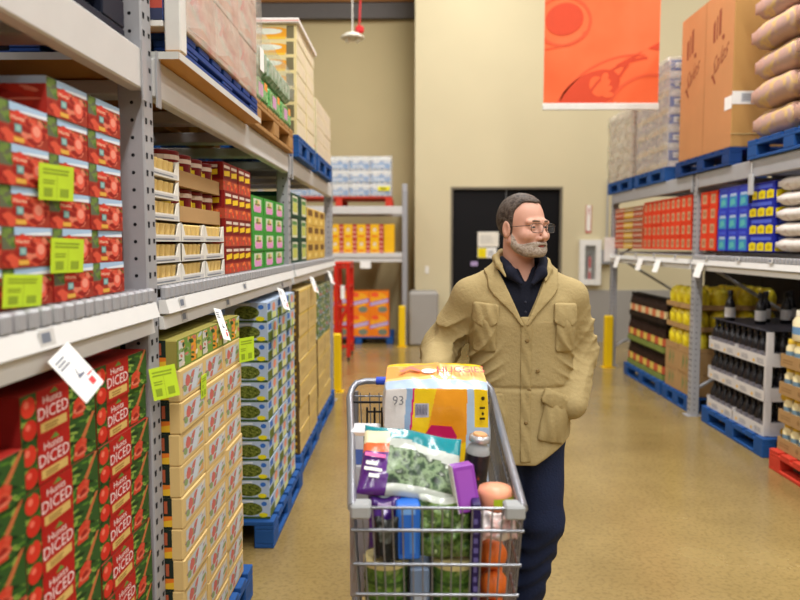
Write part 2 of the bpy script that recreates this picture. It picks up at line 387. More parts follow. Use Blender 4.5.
# ------------------------------------------------------------------ racks
PD = .075
def post_mesh(h):
    b = MB(); b.bbox(-.037,.037,-.04,.04,0,h,STEEL,.004); return b.mesh('post')
def holes_mesh(h, fx):
    """dark slots punched in the aisle face and the side face of a post"""
    b = MB(); n = int((h-.06)/.05)
    for k in range(n):
        z = .05+k*.05
        for yy in (-.02, .02):
            x = fx*.0374
            P = [(yy-.007, z-.009+.004*(yy > 0)), (yy+.007, z-.009+.004*(yy > 0)), (yy+.009, z+.009), (yy-.009, z+.009)]
            b.add([(x, p, q) for p, q in P], [(0,1,2,3)], HOLE)
        b.add([(0.0055*math.cos(a*math.pi/4)+.004*fx, -.0404, z+.0055*math.sin(a*math.pi/4)) for a in range(8)], [tuple(range(8))], HOLE)
    return b.mesh('slot_hole')
def upright(X, Y, h, fx, depth, label, braces=True):
    """fx=+1: aisle face looks to +X. X is the plane of the aisle face"""
    r = empty('rack_upright', (X-fx*.0375, Y, 0))
    pm = post_mesh(h); hm = holes_mesh(h, fx)
    for k, dx in enumerate((0, -fx*(depth-.075))):
        p = put('post', pm, r, (dx, 0, .004)); 
        if k == 0: q = put('slot_hole', hm, p); q['kind'] = 'stuff'
        MB().box(-.07,.07,-.06,.06,.0005,.0038,STEEL).build('foot_plate', r, (dx, 0, 0))
    n = max(2, int(h/.7))
    for k in range(n):
        z0 = .25+k*(h-.45)/n; z1 = z0+(h-.45)/n
        a, c = -fx*.04, -fx*(depth-.115)
        MB().tube([(a,0,z0),(c,0,z1 if k % 2 == 0 else z1)] if k % 2 == 0 else [(c,0,z0),(a,0,z1)], .016, STEEL, 6).build('brace', r)
    tag(r, label, 'rack upright'); return r
def beam(X, y0, y1, z0, z1, fx, label, group, mat=STEELW):
    r = empty('rack_beam', (X, (y0+y1)/2, z0)); L = (y1-y0)/2; t = .045
    xs = sorted((0, -fx*t))
    MB().bbox(xs[0], xs[1], -L+.004, L-.004, 0, z1-z0, mat, .005).build('rail', r)
    for s in (-1, 1):
        b = MB(); x2 = sorted((fx*.001, fx*.006)); b.box(x2[0], x2[1], s*L-.034 if s > 0 else s*L+.001, s*L-.001 if s > 0 else s*L+.034, -.03, z1-z0+.02, STEEL)
        b.build('end_connector', r)
    tag(r, label, 'beam', group); return r
FINGER = None
def mid_shelf(X, y0, y1, fx, depth, label, nf=True, ztop=1.42):
    """wire deck with drop-over front fingers on a beam that carries two price rails"""
    r = empty('wire_shelf', (X, (y0+y1)/2, ztop)); L = (y1-y0)/2
    def xr(a, c): return sorted((fx*a, fx*c))
    x = xr(-.05, 0); MB().bbox(x[0], x[1], -L+.003, L-.003, -.126, -.045, STEEL, .004).build('front_beam', r)
    x = xr(-depth+.0, -depth+.05); MB().bbox(x[0], x[1], -L+.003, L-.003, -.155, -.045, STEEL, .004).build('rear_beam', r)
    PR = M((226,225,222), .4, 0, .04, name='white_price_rail')
    for (za, zb, off, lean, nm) in ((-.086,-.044,.022,.012,'upper_price_rail'), (-.134,-.094,.012,.006,'lower_price_rail')):
        b = MB(); a0, a1 = fx*(off+lean), fx*off
        b.add([(a0,-L,za),(a0,L,za),(a1,L,zb),(a1,-L,zb),(fx*.001,-L,za),(fx*.001,L,za),(fx*.001,L,zb),(fx*.001,-L,zb)],
              [(0,1,2,3),(7,6,5,4),(0,4,5,1),(3,2,6,7),(0,3,7,4),(1,5,6,2)], PR); b.build(nm, r)
    b = MB(); GW = STEEL
    n = int(2*L/.05)
    for k in range(n):
        y = -L+.03+k*.05; x = xr(-depth+.02, .0); b.box(x[0], x[1], y-.004, y+.004, -.012, -.004, GW)
    for k in range(7):
        xx = -fx*(.08+k*(depth-.12)/6.0); b.box(xx-.004, xx+.004, -L+.005, L-.005, -.02, -.012, GW)
    q = b.build('deck_wires', r); q['kind'] = 'stuff'
    if nf:
        global FINGER
        fm = MB(); x = xr(.0, .024)
        fm.bbox(x[0], x[1], -.018, .018, -.043, -.002, STEEL, .006); me = fm.mesh('drop_finger')
        for k in range(n): put('drop_finger', me, r, (0, -L+.03+k*.05, 0))
    tag(r, label, 'shelf'); return r
def price_tags(X, y0, fx, zs, ys, label, group, tilt=.25, size=(.07,.10), out=.034):
    """white cards hanging from the lower price rail"""
    for i, y in enumerate(ys):
        s = size
        b = MB(); b.box(-.0006,.0006,-s[0]/2,s[0]/2,-s[1],0,PAPER)
        G = M((120,122,128), .7); Rr = M((214,70,70), .7)
        b.art(lines(.1,.68,.7,.92,3,G,1,i)+lines(.42,.3,.8,.55,1,M((70,74,90)),1,i)+[aR(.62,.12,.84,.28,Rr)], (fx*.0008, -fx*s[0]/2, -s[1]), (0,fx,0),(0,0,1), s[0], s[1], .0004)
        o = b.build('price_card', None, (X+fx*out, y, zs), (fx*-.0, -fx*tilt, random.uniform(-.35,.35)))
        tag(o, label, 'price card', group)
def strip_labels(X, fx, z, ys, label, group):
    for i, y in enumerate(ys):
        b = MB(); b.box(-.0004,.0004,-.03,.03,0,.034, M((206,204,200), .6)); b.art([aR(.1,.2,.7,.8,M((120,126,138)))], (fx*.0006,-fx*.03,0),(0,fx,0),(0,0,1),.06,.034,.0004)
        tag(b.build('shelf_ticket', None, (X, y, z), (0, fx*-.15, 0)), label, 'shelf ticket', group)
XL, XR = -.775, 2.50
LU = (-.30, 2.14, 4.58, 7.02); RU = (3.80, 6.45, 9.10)
UPL = ('grey slotted rack upright that ends out of view by the tomato cases', 'tall grey slotted rack upright between the tomato cases and the pale trays',
       'grey slotted rack upright between the green pink cases and the dark green packs', 'grey slotted rack upright at the end behind the short yellow guard post')
for i, y in enumerate(LU): 
    upright(XL, y, 3.3 if i == 1 else 2.12, 1, 1.1, UPL[i])
UPR = ('grey slotted rack upright out of view past the white sacks', 'grey slotted rack upright between the yellow bags and the black bottle trays', 'grey slotted rack upright beside the extinguisher cabinet and yellow guard post')
for i, y in enumerate(RU):
    upright(XR, y, 2.145, -1, 1.1, UPR[i])
GL = ('over the tomato cases', 'over the pale trays and green pink cases', 'over the dark green packs')
for i in range(3):
    y0, y1 = LU[i]+.041, LU[i+1]-.041
    beam(XL+.008, y0, y1, 1.985, 2.10, 1, 'long pale grey top beam '+GL[i], 'left rack top beams')
    beam(XL-1.05, y0, y1, 1.985, 2.10, 1, 'rear pale grey top beam '+GL[i], 'left rack rear beams')
    mid_shelf(XL, y0, y1, 1, 1.06, 'white railed wire shelf under '+('the red tomato cases','the pale trays and green pink cases','the dark green packs')[i])
GR = ('above the blue and yellow boxes', 'above the orange red boxes')
for i in range(2):
    y0, y1 = RU[i]+.041, RU[i+1]-.041
    beam(XR-.008, y0, y1, 2.03, 2.155, -1, 'long grey top beam '+GR[i], 'right rack top beams', STEEL)
    beam(XR+1.05, y0, y1, 2.03, 2.155, -1, 'rear grey top beam '+GR[i], 'right rack rear beams', STEEL)
    mid_shelf(XR, y0, y1, -1, 1.06, 'white railed wire shelf under '+('the blue and yellow boxes','the orange red boxes')[i], i == 0, 1.45)
# cross bars under the top level that carry the pallets
for i in range(3):
    for k in range(4):
        y = LU[i]+.35+k*.58
        tag(MB().bbox(XL-1.04, XL-.04, y-.05, y+.05, 2.045, 2.095, STEELW, .004).build('pallet_support'), 'pale steel cross bar under the upper pallets of the tomato rack', 'cross bar', 'cross bars')
for i in range(2):
    for k in range(4):
        y = RU[i]+.35+k*.62
        tag(MB().bbox(XR+.04, XR+1.0, y-.05, y+.05, 2.10, 2.15, STEEL, .004).build('pallet_support'), 'grey steel cross bar under the upper pallets of the bottle rack', 'cross bar', 'right cross bars')
bp_ = empty('added_shade_panel', (XL-1.16, 3.36, 0)); DBP = M((58,56,58), .7, 0, .1, 4, name='added_shade_dark')  # dark sheets added to stand for the shade behind the goods
for k in range(9): MB().bbox(-.012,.012,-3.66+k*.8134+.004,-3.66+(k+1)*.8134-.004,.01,3.4,DBP,.004).build('shade_sheet', bp_)
tag(bp_, 'added dark sheet for the shade behind the goods of the tomato rack', 'shade panel')
bq_ = empty('added_shade_panel', (XR+1.16, 6.43, 0))  # added here too, to make the background of the bottle rack dark
for k in range(7): MB().bbox(-.012,.012,-2.62+k*.7486+.004,-2.62+(k+1)*.7486-.004,.01,2.02,DBP,.004).build('shade_sheet', bq_)
tag(bq_, 'added dark sheet for the shade behind the black bottles and blue boxes', 'shade panel')
# recess rack faces the camera
def facing_rack():
    r = empty('recess_rack', (-1.30, 10.85, 0)); hw = 1.2
    pm = post_mesh(2.43)
    for s in (-1, 1):
        for k, dy in enumerate((.04, 1.06)):
            p = put('post', pm, r, (s*(hw-.01), dy, .002))
            if k == 0:
                b = MB()
                for j in range(46):
                    z = .05+j*.05
                    for xx in (-.018,.018): b.add([(xx-.007,-.0405,z-.009),(xx+.007,-.0405,z-.009),(xx+.007,-.0405,z+.009),(xx-.007,-.0405,z+.009)], [(0,1,2,3)], HOLE)
                q = b.build('slot_hole', p); q['kind'] = 'stuff'
    for (z0, z1, m, nm) in ((1.985,2.10,STEELW,'top_beam'), (1.262,1.315,STEELW,'shelf_beam'), (1.33,1.40,STEELW,'price_rail')):
        MB().bbox(-hw+.03, hw-.05, -.005, .045, z0, z1, m, .004).build(nm, r)
        if nm != 'price_rail': MB().bbox(-hw+.03, hw-.05, 1.04, 1.08, z0, z1, m, .004).build(nm, r)
    MB().box(-hw+.04, hw-.06, .05, 1.03, 1.385, 1.40, STEELW).build('deck', r)
    for k in range(4): MB().box(-hw+.3+k*.55, -hw+.4+k*.55, .05, 1.03, 2.05, 2.095, STEELW).build('support_bar', r)
    tag(r, 'grey slotted rack standing across the recess with water packs on top', 'rack')
facing_rack()
tag(MB().box(-.78,-.62,10.835,10.838,1.17,1.275,PAPER).build('price_card'), 'white card hanging under the yellow box shelf in the recess', 'price card')
# yellow guard posts
def guard(x, y, h, label):
    r = empty('guard_post', (x, y, 0))
    b = MB(); b.bbox(-.05,.05,-.05,.05,.006,h,YEL,.012); b.build('post', r)
    MB().box(-.075,.075,-.075,.075,.0005,.0055,YEL).build('base_plate', r)
    tag(r, label, 'guard post')
guard(-.787, 7.43, .61, 'yellow guard post at the end of the rack beside the red ladder')
guard(2.45, 8.96, .65, 'yellow guard post before the upright near the extinguisher cabinet')
guard(-.148, 10.72, .615, 'yellow guard post before the recess rack beside the grey guard block')
# ------------------------------------------------------------------ pallets
PCACHE = {}
def pallet(x0, x1, y0, y1, z, m, label, h=.14):
    """x0..x1 depth, y0..y1 along the aisle; deck boards, blocks, base boards"""
    W, L = x1-x0, y1-y0; key = (round(W,3), round(L,3), m.name, h)
    r = empty('pallet', ((x0+x1)/2, (y0+y1)/2, z))
    if key not in PCACHE:
        tb = MB().bbox(-W/2, W/2, -L/18, L/18, h-.022, h, m, .003).mesh('deck_board')
        st = MB().bbox(-.05, .05, -L/2, L/2, h-.043, h-.0222, m, .003).mesh('stringer_board')
        bl = MB().bbox(-.05, .05, -.07, .07, .0222, h-.0432, m, .004).mesh('block')
        bb = MB().bbox(-.05, .05, -L/2, L/2, .0005, .022, m, .003).mesh('base_board')
        PCACHE[key] = (tb, st, bl, bb)
    tb, st, bl, bb = PCACHE[key]
    for k in range(7): put('deck_board', tb, r, (0, -L/2+L/18+k*(L-L/9)/6, 0))
    for dx in (-W/2+.05, 0, W/2-.05):
        put('stringer_board', st, r, (dx, 0, 0)); put('base_board', bb, r, (dx, 0, 0))
        for dy in (-L/2+.07, 0, L/2-.07): put('block', bl, r, (dx, dy, 0))
    tag(r, label, 'pallet'); return r
# ------------------------------------------------------------------ cases
def case_mesh(name, w, d, h, side, base, front=None, near=None, top=None, b=.004, extra=None):
    """case with its base centre at the origin; side=+1 when its aisle face looks to +X. near face looks to -Y"""
    mb = MB(); mb.bbox(-d/2, d/2, -w/2, w/2, 0, h, base, b)
    if front: mb.art(front, (side*d/2, -side*w/2, 0), (0, side, 0), (0,0,1), w, h, .0005)
    if near: mb.art(near, (-d/2, -w/2, 0), (1,0,0), (0,0,1), d, h, .0005)
    if extra: extra(mb)
    return mb.mesh(name)
ORD = ('first','second','third','fourth','fifth','sixth','seventh','eighth','ninth','tenth','eleventh','twelfth')
def stack(name, me, w, d, h, side, xf, y0, z0, counts, label, cat, group, gap=.003, jit=.004, parts=None, ref=None, rev=False, parent=None, above=0):
    """columns along +Y, counts[i] = rows in column i; xf = plane of the aisle faces.
    label: what it looks like; its row counts from the top, its column from the landmark ref (rev: the landmark is at the far end)"""
    out = []
    for i, n in enumerate(counts):
        k = len(counts)-1-i if rev else i
        for j in range(n):
            x = xf-side*d/2+random.uniform(-jit, jit)*.7; y = y0+w/2+i*(w+gap); z = z0+j*(h+.0006)+.0004
            o = put(name, me, None, (x, y, z), (0, 0, random.uniform(-jit, jit)*min(1.6, .6*gap/jit/max(w, d)*2)))
            out.append(o)
            if parent: o.parent = parent
            else:
                lb = label
                if n > 1: lb += ', '+('topmost' if j == n-1 else ORD[n-1-j]+' from top')
                if ref and len(counts) > 1: lb += (' in column' if n > 1 else ',')+(' beside ' if k == 0 else ' '+ORD[k]+' from ')+ref
                elif ref: lb += ' beside '+ref
                tag(o, lb, cat, group)
            if parts:
                for (pn, pm, pl) in parts:
                    for p in pl: put(pn, pm, o, p)
    return out
def load(name, label, cat='wrapped load', loc=(0,0,0)):
    return tag(empty(name, loc), label, cat)
def film(x0, x1, y0, y1, z0, z1, mat, parent, seed=1, amp=.012):
    """loose stretch film around a load: wrinkled sheet on four sides and top"""
    bm = bmesh.new(); r = random.Random(seed)
    nx, ny, nz = 6, 10, 10
    bmesh.ops.create_cube(bm, size=1)
    bmesh.ops.subdivide_edges(bm, edges=bm.edges[:], cuts=9, use_grid_fill=True)
    bmesh.ops.delete(bm, geom=[f for f in bm.faces if f.calc_center_median().z < -.499], context='FACES')
    for v in bm.verts:
        n = v.co.copy(); v.co = Vector(((x0+x1)/2+v.co.x*(x1-x0), (y0+y1)/2+v.co.y*(y1-y0), (z0+z1)/2+v.co.z*(z1-z0)))
        a = r.uniform(0, amp)
        for k in range(2):
            if abs(abs(n[k])-.5) < 1e-4: v.co[k] += a*(1 if n[k] > 0 else -1)
        if n.z > .499: v.co.z += r.uniform(0, amp*.7)
    me = bpy.data.meshes.new('stretch_film'); bm.to_mesh(me); bm.free(); me.materials.append(mat)
    for p in me.polygons: p.use_smooth = True
    return put('stretch_film', me, parent)
def sack_mesh(name, w, d, h, mat, side=1, seed=0, art=None):
    """pillow-like bag lying flat"""
    nx, ny = 12, 14; vs = []; fs = []; r = random.Random(seed)
    def H(u, v): 
        e = (1-abs(2*u-1)**6)*(1-abs(2*v-1)**6); return .40+.60*max(0, e)**.42
    for t in (1, -1):
        for i in range(nx+1):
            for j in range(ny+1):
                u, v = i/nx, j/ny; e = H(u, v)
                vs.append(((u-.5)*d, (v-.5)*w*(1-.04*(1-e)), h/2+t*(h/2*e*(1+.08*math.sin(9*v+seed)*math.sin(7*u)))*(1 if t < 0 else 1)))
    o = (nx+1)*(ny+1)
    for i in range(nx):
        for j in range(ny):
            a = i*(ny+1)+j; fs.append((a, a+ny+1, a+ny+2, a+1)); fs.append((o+a, o+a+1, o+a+ny+2, o+a+ny+1))
    loop = [i*(ny+1) for i in range(nx+1)]+[nx*(ny+1)+j for j in range(1,ny+1)]+[i*(ny+1)+ny for i in range(nx-1,-1,-1)]+[j for j in range(ny-1,0,-1)]
    for k in range(len(loop)): p, q = loop[k], loop[(k+1) % len(loop)]; fs.append((p, q, o+q, o+p)[::-1])
    mb = MB(); mb.add(vs, fs, mat, True)
    zmin = min(v[2] for v in mb.v); mb.v = [(x, y, z-zmin) for x, y, z in mb.v]
    return mb.mesh(name)
# --- prints
TOM = [M((190,54,36)), M((212,82,58)), M((150,34,26)), M((222,124,98))]; LEAF = [M((40,74,34)), M((78,110,48)), M((110,134,62))]
SKY = M((168,196,224)); CREAM = M((240,226,190)); REDL = M((196,36,30)); TEAL = M((88,140,140))
def art_tomato():
    A = [aR(.0,.0,1,1,M((158,54,38)),.5), aR(.22,.80,1,1,SKY,1), aP([(.3,.8),(1,.8),(1,.9),(.6,.86)],M((226,232,238)),1.2), aR(0,.45,.24,1,M((96,100,76)),1)]
    A += blobs(.02,.5,.22,.95,12,.05,.07,LEAF,1.3,3)+blobs(.02,.05,.30,.42,12,.075,.13,TOM,1.5,4)+blobs(.52,.12,.97,.68,34,.075,.13,TOM,1.5,5)
    A += blobs(.24,.62,.98,.80,10,.05,.05,LEAF,1.3,8)+[aE(.76,.40,.12,.24,M((228,96,74)),4,14), aE(.76,.44,.08,.14,M((240,150,128)),4.5,12)]
    A += [aP([(.24,.56),(.54,.56),(.54,.72),(.40,.84),(.24,.72)],M((212,60,44)),4), aT('Hunts',.27,.60,.52,.70,CREAM,5), aR(.32,.30,.46,.50,TEAL,4), aR(.34,.33,.44,.47,M((150,186,180)),5), aR(.3,.06,.5,.18,M((222,170,70)),4)]
    return A
def art_diced():
    G = [M((40,84,28)), M((84,130,44)), M((20,46,18)), M((140,168,72))]
    A = [aR(0,0,1,1,M((48,84,36)),.5)]+blobs(.02,.03,.98,.97,70,.03,.075,G,1,11,6)
    A += [aE(.085,.74,.085,.22,M((212,54,36)),5,14), aE(.065,.80,.03,.08,M((238,120,96)),5.4,8), aE(.095,.26,.085,.21,M((202,44,30)),5,14), aE(.075,.33,.03,.07,M((236,110,90)),5.4,8)]
    A += [aP([(.10,.95),(.05,.99),(.06,.90)],M((60,110,40)),5.6)]
    A += [aR(.18,.0,.60,1,M((176,28,24)),6), aR(.22,.08,.56,.28,M((214,180,104)),7)]+lines(.27,.12,.52,.25,2,M((150,110,50)),8,4)+[aT('DICED',.195,.36,.585,.62,M((236,222,218)),7)]
    A += [aT('Hunts',.26,.68,.50,.84,M((240,228,220)),7), aP([(.34,.86),(.46,.85),(.41,.97)],M((104,140,60)),7)]
    A += [aP([(.64,.05),(.80,.02),(.85,.40),(.77,.52),(.67,.42)],M((206,62,42)),5.5), aP([(.76,.50),(.82,.46),(.99,.99),(.95,1.)],M((196,110,64)),5.5)]+blobs(.66,.08,.80,.42,9,.03,.07,TOM,6,13,6)
    return A
def art_box(bg, bits, seed=1, n=20, r=(.05,.08), title=None, tc=WHITE):
    A = [aR(.02,.03,.98,.97,bg,.6)]+blobs(.1,.12,.9,.85,n,r[0],r[1],bits,1,seed)
    if title: A.append(aR(title[0],title[1],title[2],title[3],tc,4))
    return A
SH = 1.4165
# tomato cases on the shelf before the first upright
me = case_mesh('tomato_case', .195, .40, .0825, 1, M((176,60,46)), art_tomato(), [aR(0,0,1,.8,M((170,50,40)),.5), aR(0,.8,1,1,SKY,.6)]+blobs(.05,.1,.95,.7,24,.05,.13,TOM,1,9))
TL = 'red canned tomato case'
stack('tomato_case', me, .195, .40, .0825, 1, -.80, 1.196, SH, (5,5,6,6), TL, 'case', 'canned tomato cases on the shelf', ref='the tall upright', rev=True)
stack('tomato_case', me, .195, .40, .0825, 1, -1.215, 1.196, SH, (6,6,6,6), 'rear '+TL, 'case', 'canned tomato cases on the shelf', ref='the tall upright', rev=True)
def neon(loc, rot, s, label, seed=0):
    b = MB(); b.box(-.0008,.0008,-s[0]/2,s[0]/2,-s[1],0,NEON)
    b.art(lines(.1,.72,.9,.92,2,NEONT,1,seed)+lines(.1,.45,.45,.6,2,NEONT,1,seed)+[aR(.12,.1,.36,.34,NEONT,1), aR(.58,.1,.84,.34,NEONT,1), aR(.49,.04,.5,.7,NEONT,1)], (.0009,-s[0]/2,-s[1]), (0,1,0),(0,0,1), s[0], s[1], .0003)
    tag(b.build('neon_price_card', None, loc, rot), label, 'price card'); 
neon((-.786,1.60,1.722),(.03,.06,0),(.155,.078),'neon green price card stuck on the upper row of tomato cases')
neon((-.786,1.64,1.56),(-.02,.05,0),(.155,.078),'neon green price card on a middle row of tomato cases')
neon((-.783,1.44,1.487),(-.05,.06,0),(.145,.066),'neon green price card on the bottom row of tomato cases')
neon((-.742,2.10,1.185),(.12,-.12,-.95),(.078,.095),'neon green price card hung on the tall upright by the tan trays')
# diced tomato cases below
me = case_mesh('diced_tomato_case', .333, .42, .0995, 1, M((150,34,26)), art_diced(), [aR(0,0,1,1,M((130,26,22)),.5), aR(.5,0,.9,1,M((178,30,24)),1), aT('DICED',.52,.4,.88,.6,WHITE,2)]+blobs(.05,.1,.45,.9,12,.05,.12,LEAF,1,3))
stack('diced_tomato_case', me, .333, .42, .0995, 1, -.775, 1.06, .142, (10,11,11), 'red diced tomato case', 'case', 'diced tomato cases on the pallet', jit=.005, ref='the tall upright', rev=True)
pallet(-1.70, -.74, .90, 2.07, 0, BLUEP, 'blue pallet under the red diced tomato cases')
# pale trays behind the tall upright
TRAY = M((226,222,212), .6); PALE = M((236,204,130), .5); PALE2 = M((222,184,104), .5)
def pale_tray():
    w, d, h = .285, .34, .0685
    mb = MB(); t = .004
    mb.box(-d/2,d/2,-w/2,w/2,0,t,TRAY); mb.box(-d/2,-d/2+t,-w/2,w/2,t,h-.012,TRAY)
    # sides with a scooped front
    for s in (-1,1):
        y = s*(w/2-t/2); mb.add([(-d/2,y-t/2,t),(d/2,y-t/2,t),(d/2,y-t/2,h-.004),(d/2-.05,y-t/2,h-.012),(-d/2,y-t/2,h-.012),(-d/2,y+t/2,t),(d/2,y+t/2,t),(d/2,y+t/2,h-.004),(d/2-.05,y+t/2,h-.012),(-d/2,y+t/2,h-.012)],
            [(0,1,2,3,4),(9,8,7,6,5),(0,5,6,1),(1,6,7,2),(2,7,8,3),(3,8,9,4),(4,9,5,0)], TRAY)
    x = d/2-t; P = [(-w/2,t),(w/2,t),(w/2,h-.004),(w/2-.022,h-.01),(w/2-.045,.022),(-w/2+.045,.022),(-w/2+.022,h-.01),(-w/2,h-.004)]
    n = len(P); mb.add([(x,p,q) for p,q in P]+[(x+t,p,q) for p,q in P], [tuple(range(n))[::-1], tuple(range(n,2*n))]+[(k,(k+1)%n,n+(k+1)%n,n+k) for k in range(n)], TRAY)
    mb.art([aR(.06,.06,.94,.24,M((196,194,192)),1)]+lines(.1,.08,.9,.2,1,M((120,124,130)),2,5), (d/2,-w/2,0),(0,1,0),(0,0,1),w,h,.0005)
    return mb.mesh('shallow_tray')
ptm = pale_tray()
cup = MB().lathe([(.024,0),(.0275,.045),(.029,.050),(.029,.054),(.02,.056)], PALE, 12).mesh('cup')
cups = [('cup', cup, [(.34/2-.036-.062*i, -.285/2+.036+.0532*j, .0045) for i in range(2) for j in range(5)])]
TR = 'white tray of yellow cups'
stack('shallow_tray', ptm, .285, .34, .0685, 1, -.80, 2.20, SH, (6,3,3), TR, 'tray', 'trays of pale yellow cups', parts=cups, jit=.003, ref='the tall upright')
# big red cans in kraft trays on the pale trays
REDC = M((116,16,18), .35); 
def big_can():
    b = MB(); b.lathe([(.072,0),(.074,.004),(.072,.008),(.072,.112),(.074,.116),(.066,.119)], REDC, 20)
    Y2 = M((240,206,40), .4)
    for k in range(20):   # wrapped label bands
        a0, a1 = 2*math.pi*k/20, 2*math.pi*(k+1)/20
        def q(a, z, r=.0728): return (r*math.cos(a), r*math.sin(a), z)
        b.add([q(a0,.086),q(a1,.086),q(a1,.102),q(a0,.102)],[(0,1,2,3)],M((222,198,180)))
        if k % 5 in (0,1,2): b.add([q(a0,.034),q(a1,.034),q(a1,.074),q(a0,.074)],[(0,1,2,3)],Y2)
    return b.mesh('can')
canm = big_can()
ktm = MB(); d, w = .34, .575
ktm.box(-d/2,d/2,-w/2,w/2,0,.004,KRAFT)
for s in (-1,1):
    ktm.box(s*d/2-.002-.002*s,s*d/2+.002-.002*s,-w/2,w/2,.004,.055,KRAFT); ktm.box(-d/2,d/2,s*w/2-.002-.002*s,s*w/2+.002-.002*s,.004,.055,KRAFT)
ktm = ktm.mesh('kraft_tray')
cans = [('can', canm, [(.085-.16*i, -.21+.14*j, .0045) for i in range(2) for j in range(4)])]
zt = SH+3*.0691+.002
stack('kraft_tray', ktm, .575, .34, .1240, 1, -.815, 2.488, zt, (2,), 'kraft tray of big dark red cans stacked on the pale cup trays', 'tray', 'kraft trays of red cans', parts=cans, jit=.002)
# red yellow can cases
RY = [M((240,200,40)), M((214,60,40)), M((236,120,60))]
a = [aR(0,0,1,1,M((140,30,26)),.5), aR(0,0,1,.36,M((176,76,52)),1)]+blobs(.05,.06,.95,.32,18,.06,.05,RY[1:],1.2,2)+[aR(.04,.42,.47,.97,M((112,18,18)),1.5), aR(.53,.42,.96,.97,M((112,18,18)),1.5)]
for u in (.06,.55): a += [aR(u,.80,u+.38,.9,M((226,206,190)),2), aP([(u,.5),(u+.38,.55),(u+.38,.74),(u,.68)],RY[0],2)]
me = case_mesh('red_can_case', .25, .34, .119, 1, M((140,36,30)), a, a)
stack('red_can_case', me, .25, .34, .119, 1, -.80, 3.075, SH, (4,4), 'red and yellow can case', 'case', 'red yellow can cases', ref='the kraft can trays')
# green pink cases
GRN = M((60,150,54)); PNK = M((226,150,200))
a = [aR(0,0,1,1,GRN,.5), aR(.18,.22,.82,.86,M((208,218,190)),1), aR(.22,.12,.78,.5,PNK,2), aE(.5,.62,.2,.2,M((222,196,130)),3,12), aE(.42,.68,.09,.1,M((110,160,70)),4,8), aR(.3,.5,.7,.58,M((120,80,60)),4)]
me = case_mesh('green_pink_case', .295, .34, .093, 1, GRN, a, a)
stack('green_pink_case', me, .295, .34, .093, 1, -.80, 3.60, SH, (4,4,4), 'green and pink case', 'case', 'green pink cases', ref='the red can cases')
# dark green packs, then yellow cartons
DG = M((18,66,46)); 
a = [aR(0,0,1,1,DG,.5), aR(.42,.1,.95,.9,M((216,214,190)),1), aR(.46,.2,.9,.62,M((196,200,90)),2), aR(.46,.64,.9,.82,M((90,140,70)),2)]
b2 = [aR(0,0,1,1,DG,.5), aR(.3,.12,.95,.55,M((226,214,90)),1), aR(.3,.58,.95,.8,M((120,160,90)),1)]
me = case_mesh('dark_green_pack', .40, .36, .155, 1, DG, a, b2)
stack('dark_green_pack', me, .40, .36, .155, 1, -.80, 4.66, SH, (3,3), 'dark green pack', 'pack', 'dark green packs', ref='the slotted upright')
YB = M((214,176,84), .7)
me = case_mesh('yellow_carton', .36, .36, .135, 1, YB, [aR(.1,.55,.8,.9,M((120,84,40)),1), aR(.15,.15,.5,.4,M((236,208,120)),1)], [aR(.1,.55,.9,.9,M((96,70,40)),1)])
stack('yellow_carton', me, .36, .36, .135, 1, -.80, 5.53, SH, (3,3,3), 'plain yellow carton', 'carton', 'yellow cartons on the shelf', ref='the dark green packs')
# tan tray stacks in the lower bay
TAN = M((216,186,124), .75, 0, .1, 9, .08, 160, name='tan_board')
PIX = [M((196,112,100)), M((190,200,206)), M((214,156,90)), M((140,160,106)), M((160,120,130)), M((226,212,186))]
a = [aR(.12,.14,.94,.84,M((198,196,190)),1)]+blobs(.16,.2,.9,.78,26,.07,.11,PIX,1.2,21)+[aE(.30,.55,.10,.18,M((200,106,98)),3,10), aP([(.42,.2),(.62,.2),(.80,.78),(.6,.78)],M((200,208,214)),3.2), aP([(.66,.2),(.92,.2),(.92,.5)],M((216,160,96)),3.4)]
nb = [aR(.0,.0,.80,1,M((34,44,36)),1), aR(.0,.08,.80,.42,M((224,120,40)),1.5), aP([(.0,.08),(.8,.08),(.8,.3)],M((226,180,50)),2), aR(.15,.5,.3,.95,M((90,140,110)),2), aR(.5,.5,.62,.95,M((70,110,90)),2), aR(.66,.5,.72,.9,M((180,90,60)),2)]
nb2 = [(([(1-(1-p[0])*.4, p[1]) for p in P]), F, m, l) for P, F, m, l in nb]
me = case_mesh('tan_tray_case', .262, .44, .1008, 1, TAN, a, nb2)
PAL = .142
ob = stack('tan_tray_case', me, .262, .44, .1008, 1, -.72, 2.193, PAL, (10,10,10), 'tan picture front tray case', 'case', 'tan tray cases', jit=.005, ref='the tall upright')
a = [aR(0,0,1,1,M((120,140,60)),.5)]+[aR(.06+.24*k,.06,.26+.24*k,.94,[M((206,202,190)),M((110,150,60)),M((226,150,50)),M((190,196,90))][k],1) for k in range(4)]+blobs(.05,.1,.95,.9,26,.05,.1,PIX+LEAF,2,31)
me2 = case_mesh('colourful_pack_case', .262, .44, .093, 1, M((150,140,70)), a, nb2)
stack('colourful_pack_case', me2, .262, .44, .093, 1, -.725, 2.193, PAL+10*.1014+.001, (1,1,1), 'open colourful pack case on the tan trays', 'case', 'colourful pack cases', ref='the tall upright')
pallet(-1.69, -.70, 2.20, 3.06, 0, BLUEP, 'blue pallet under the tan tray cases')
neon((-.713,2.43,1.10),(.02,.04,0),(.06,.08),'neon green price card on the second row of tan tray cases')
neon((-.685,2.95,1.16),(.0,.0,-.5),(.09,.10),'neon green price card at the far edge of the tan tray cases')
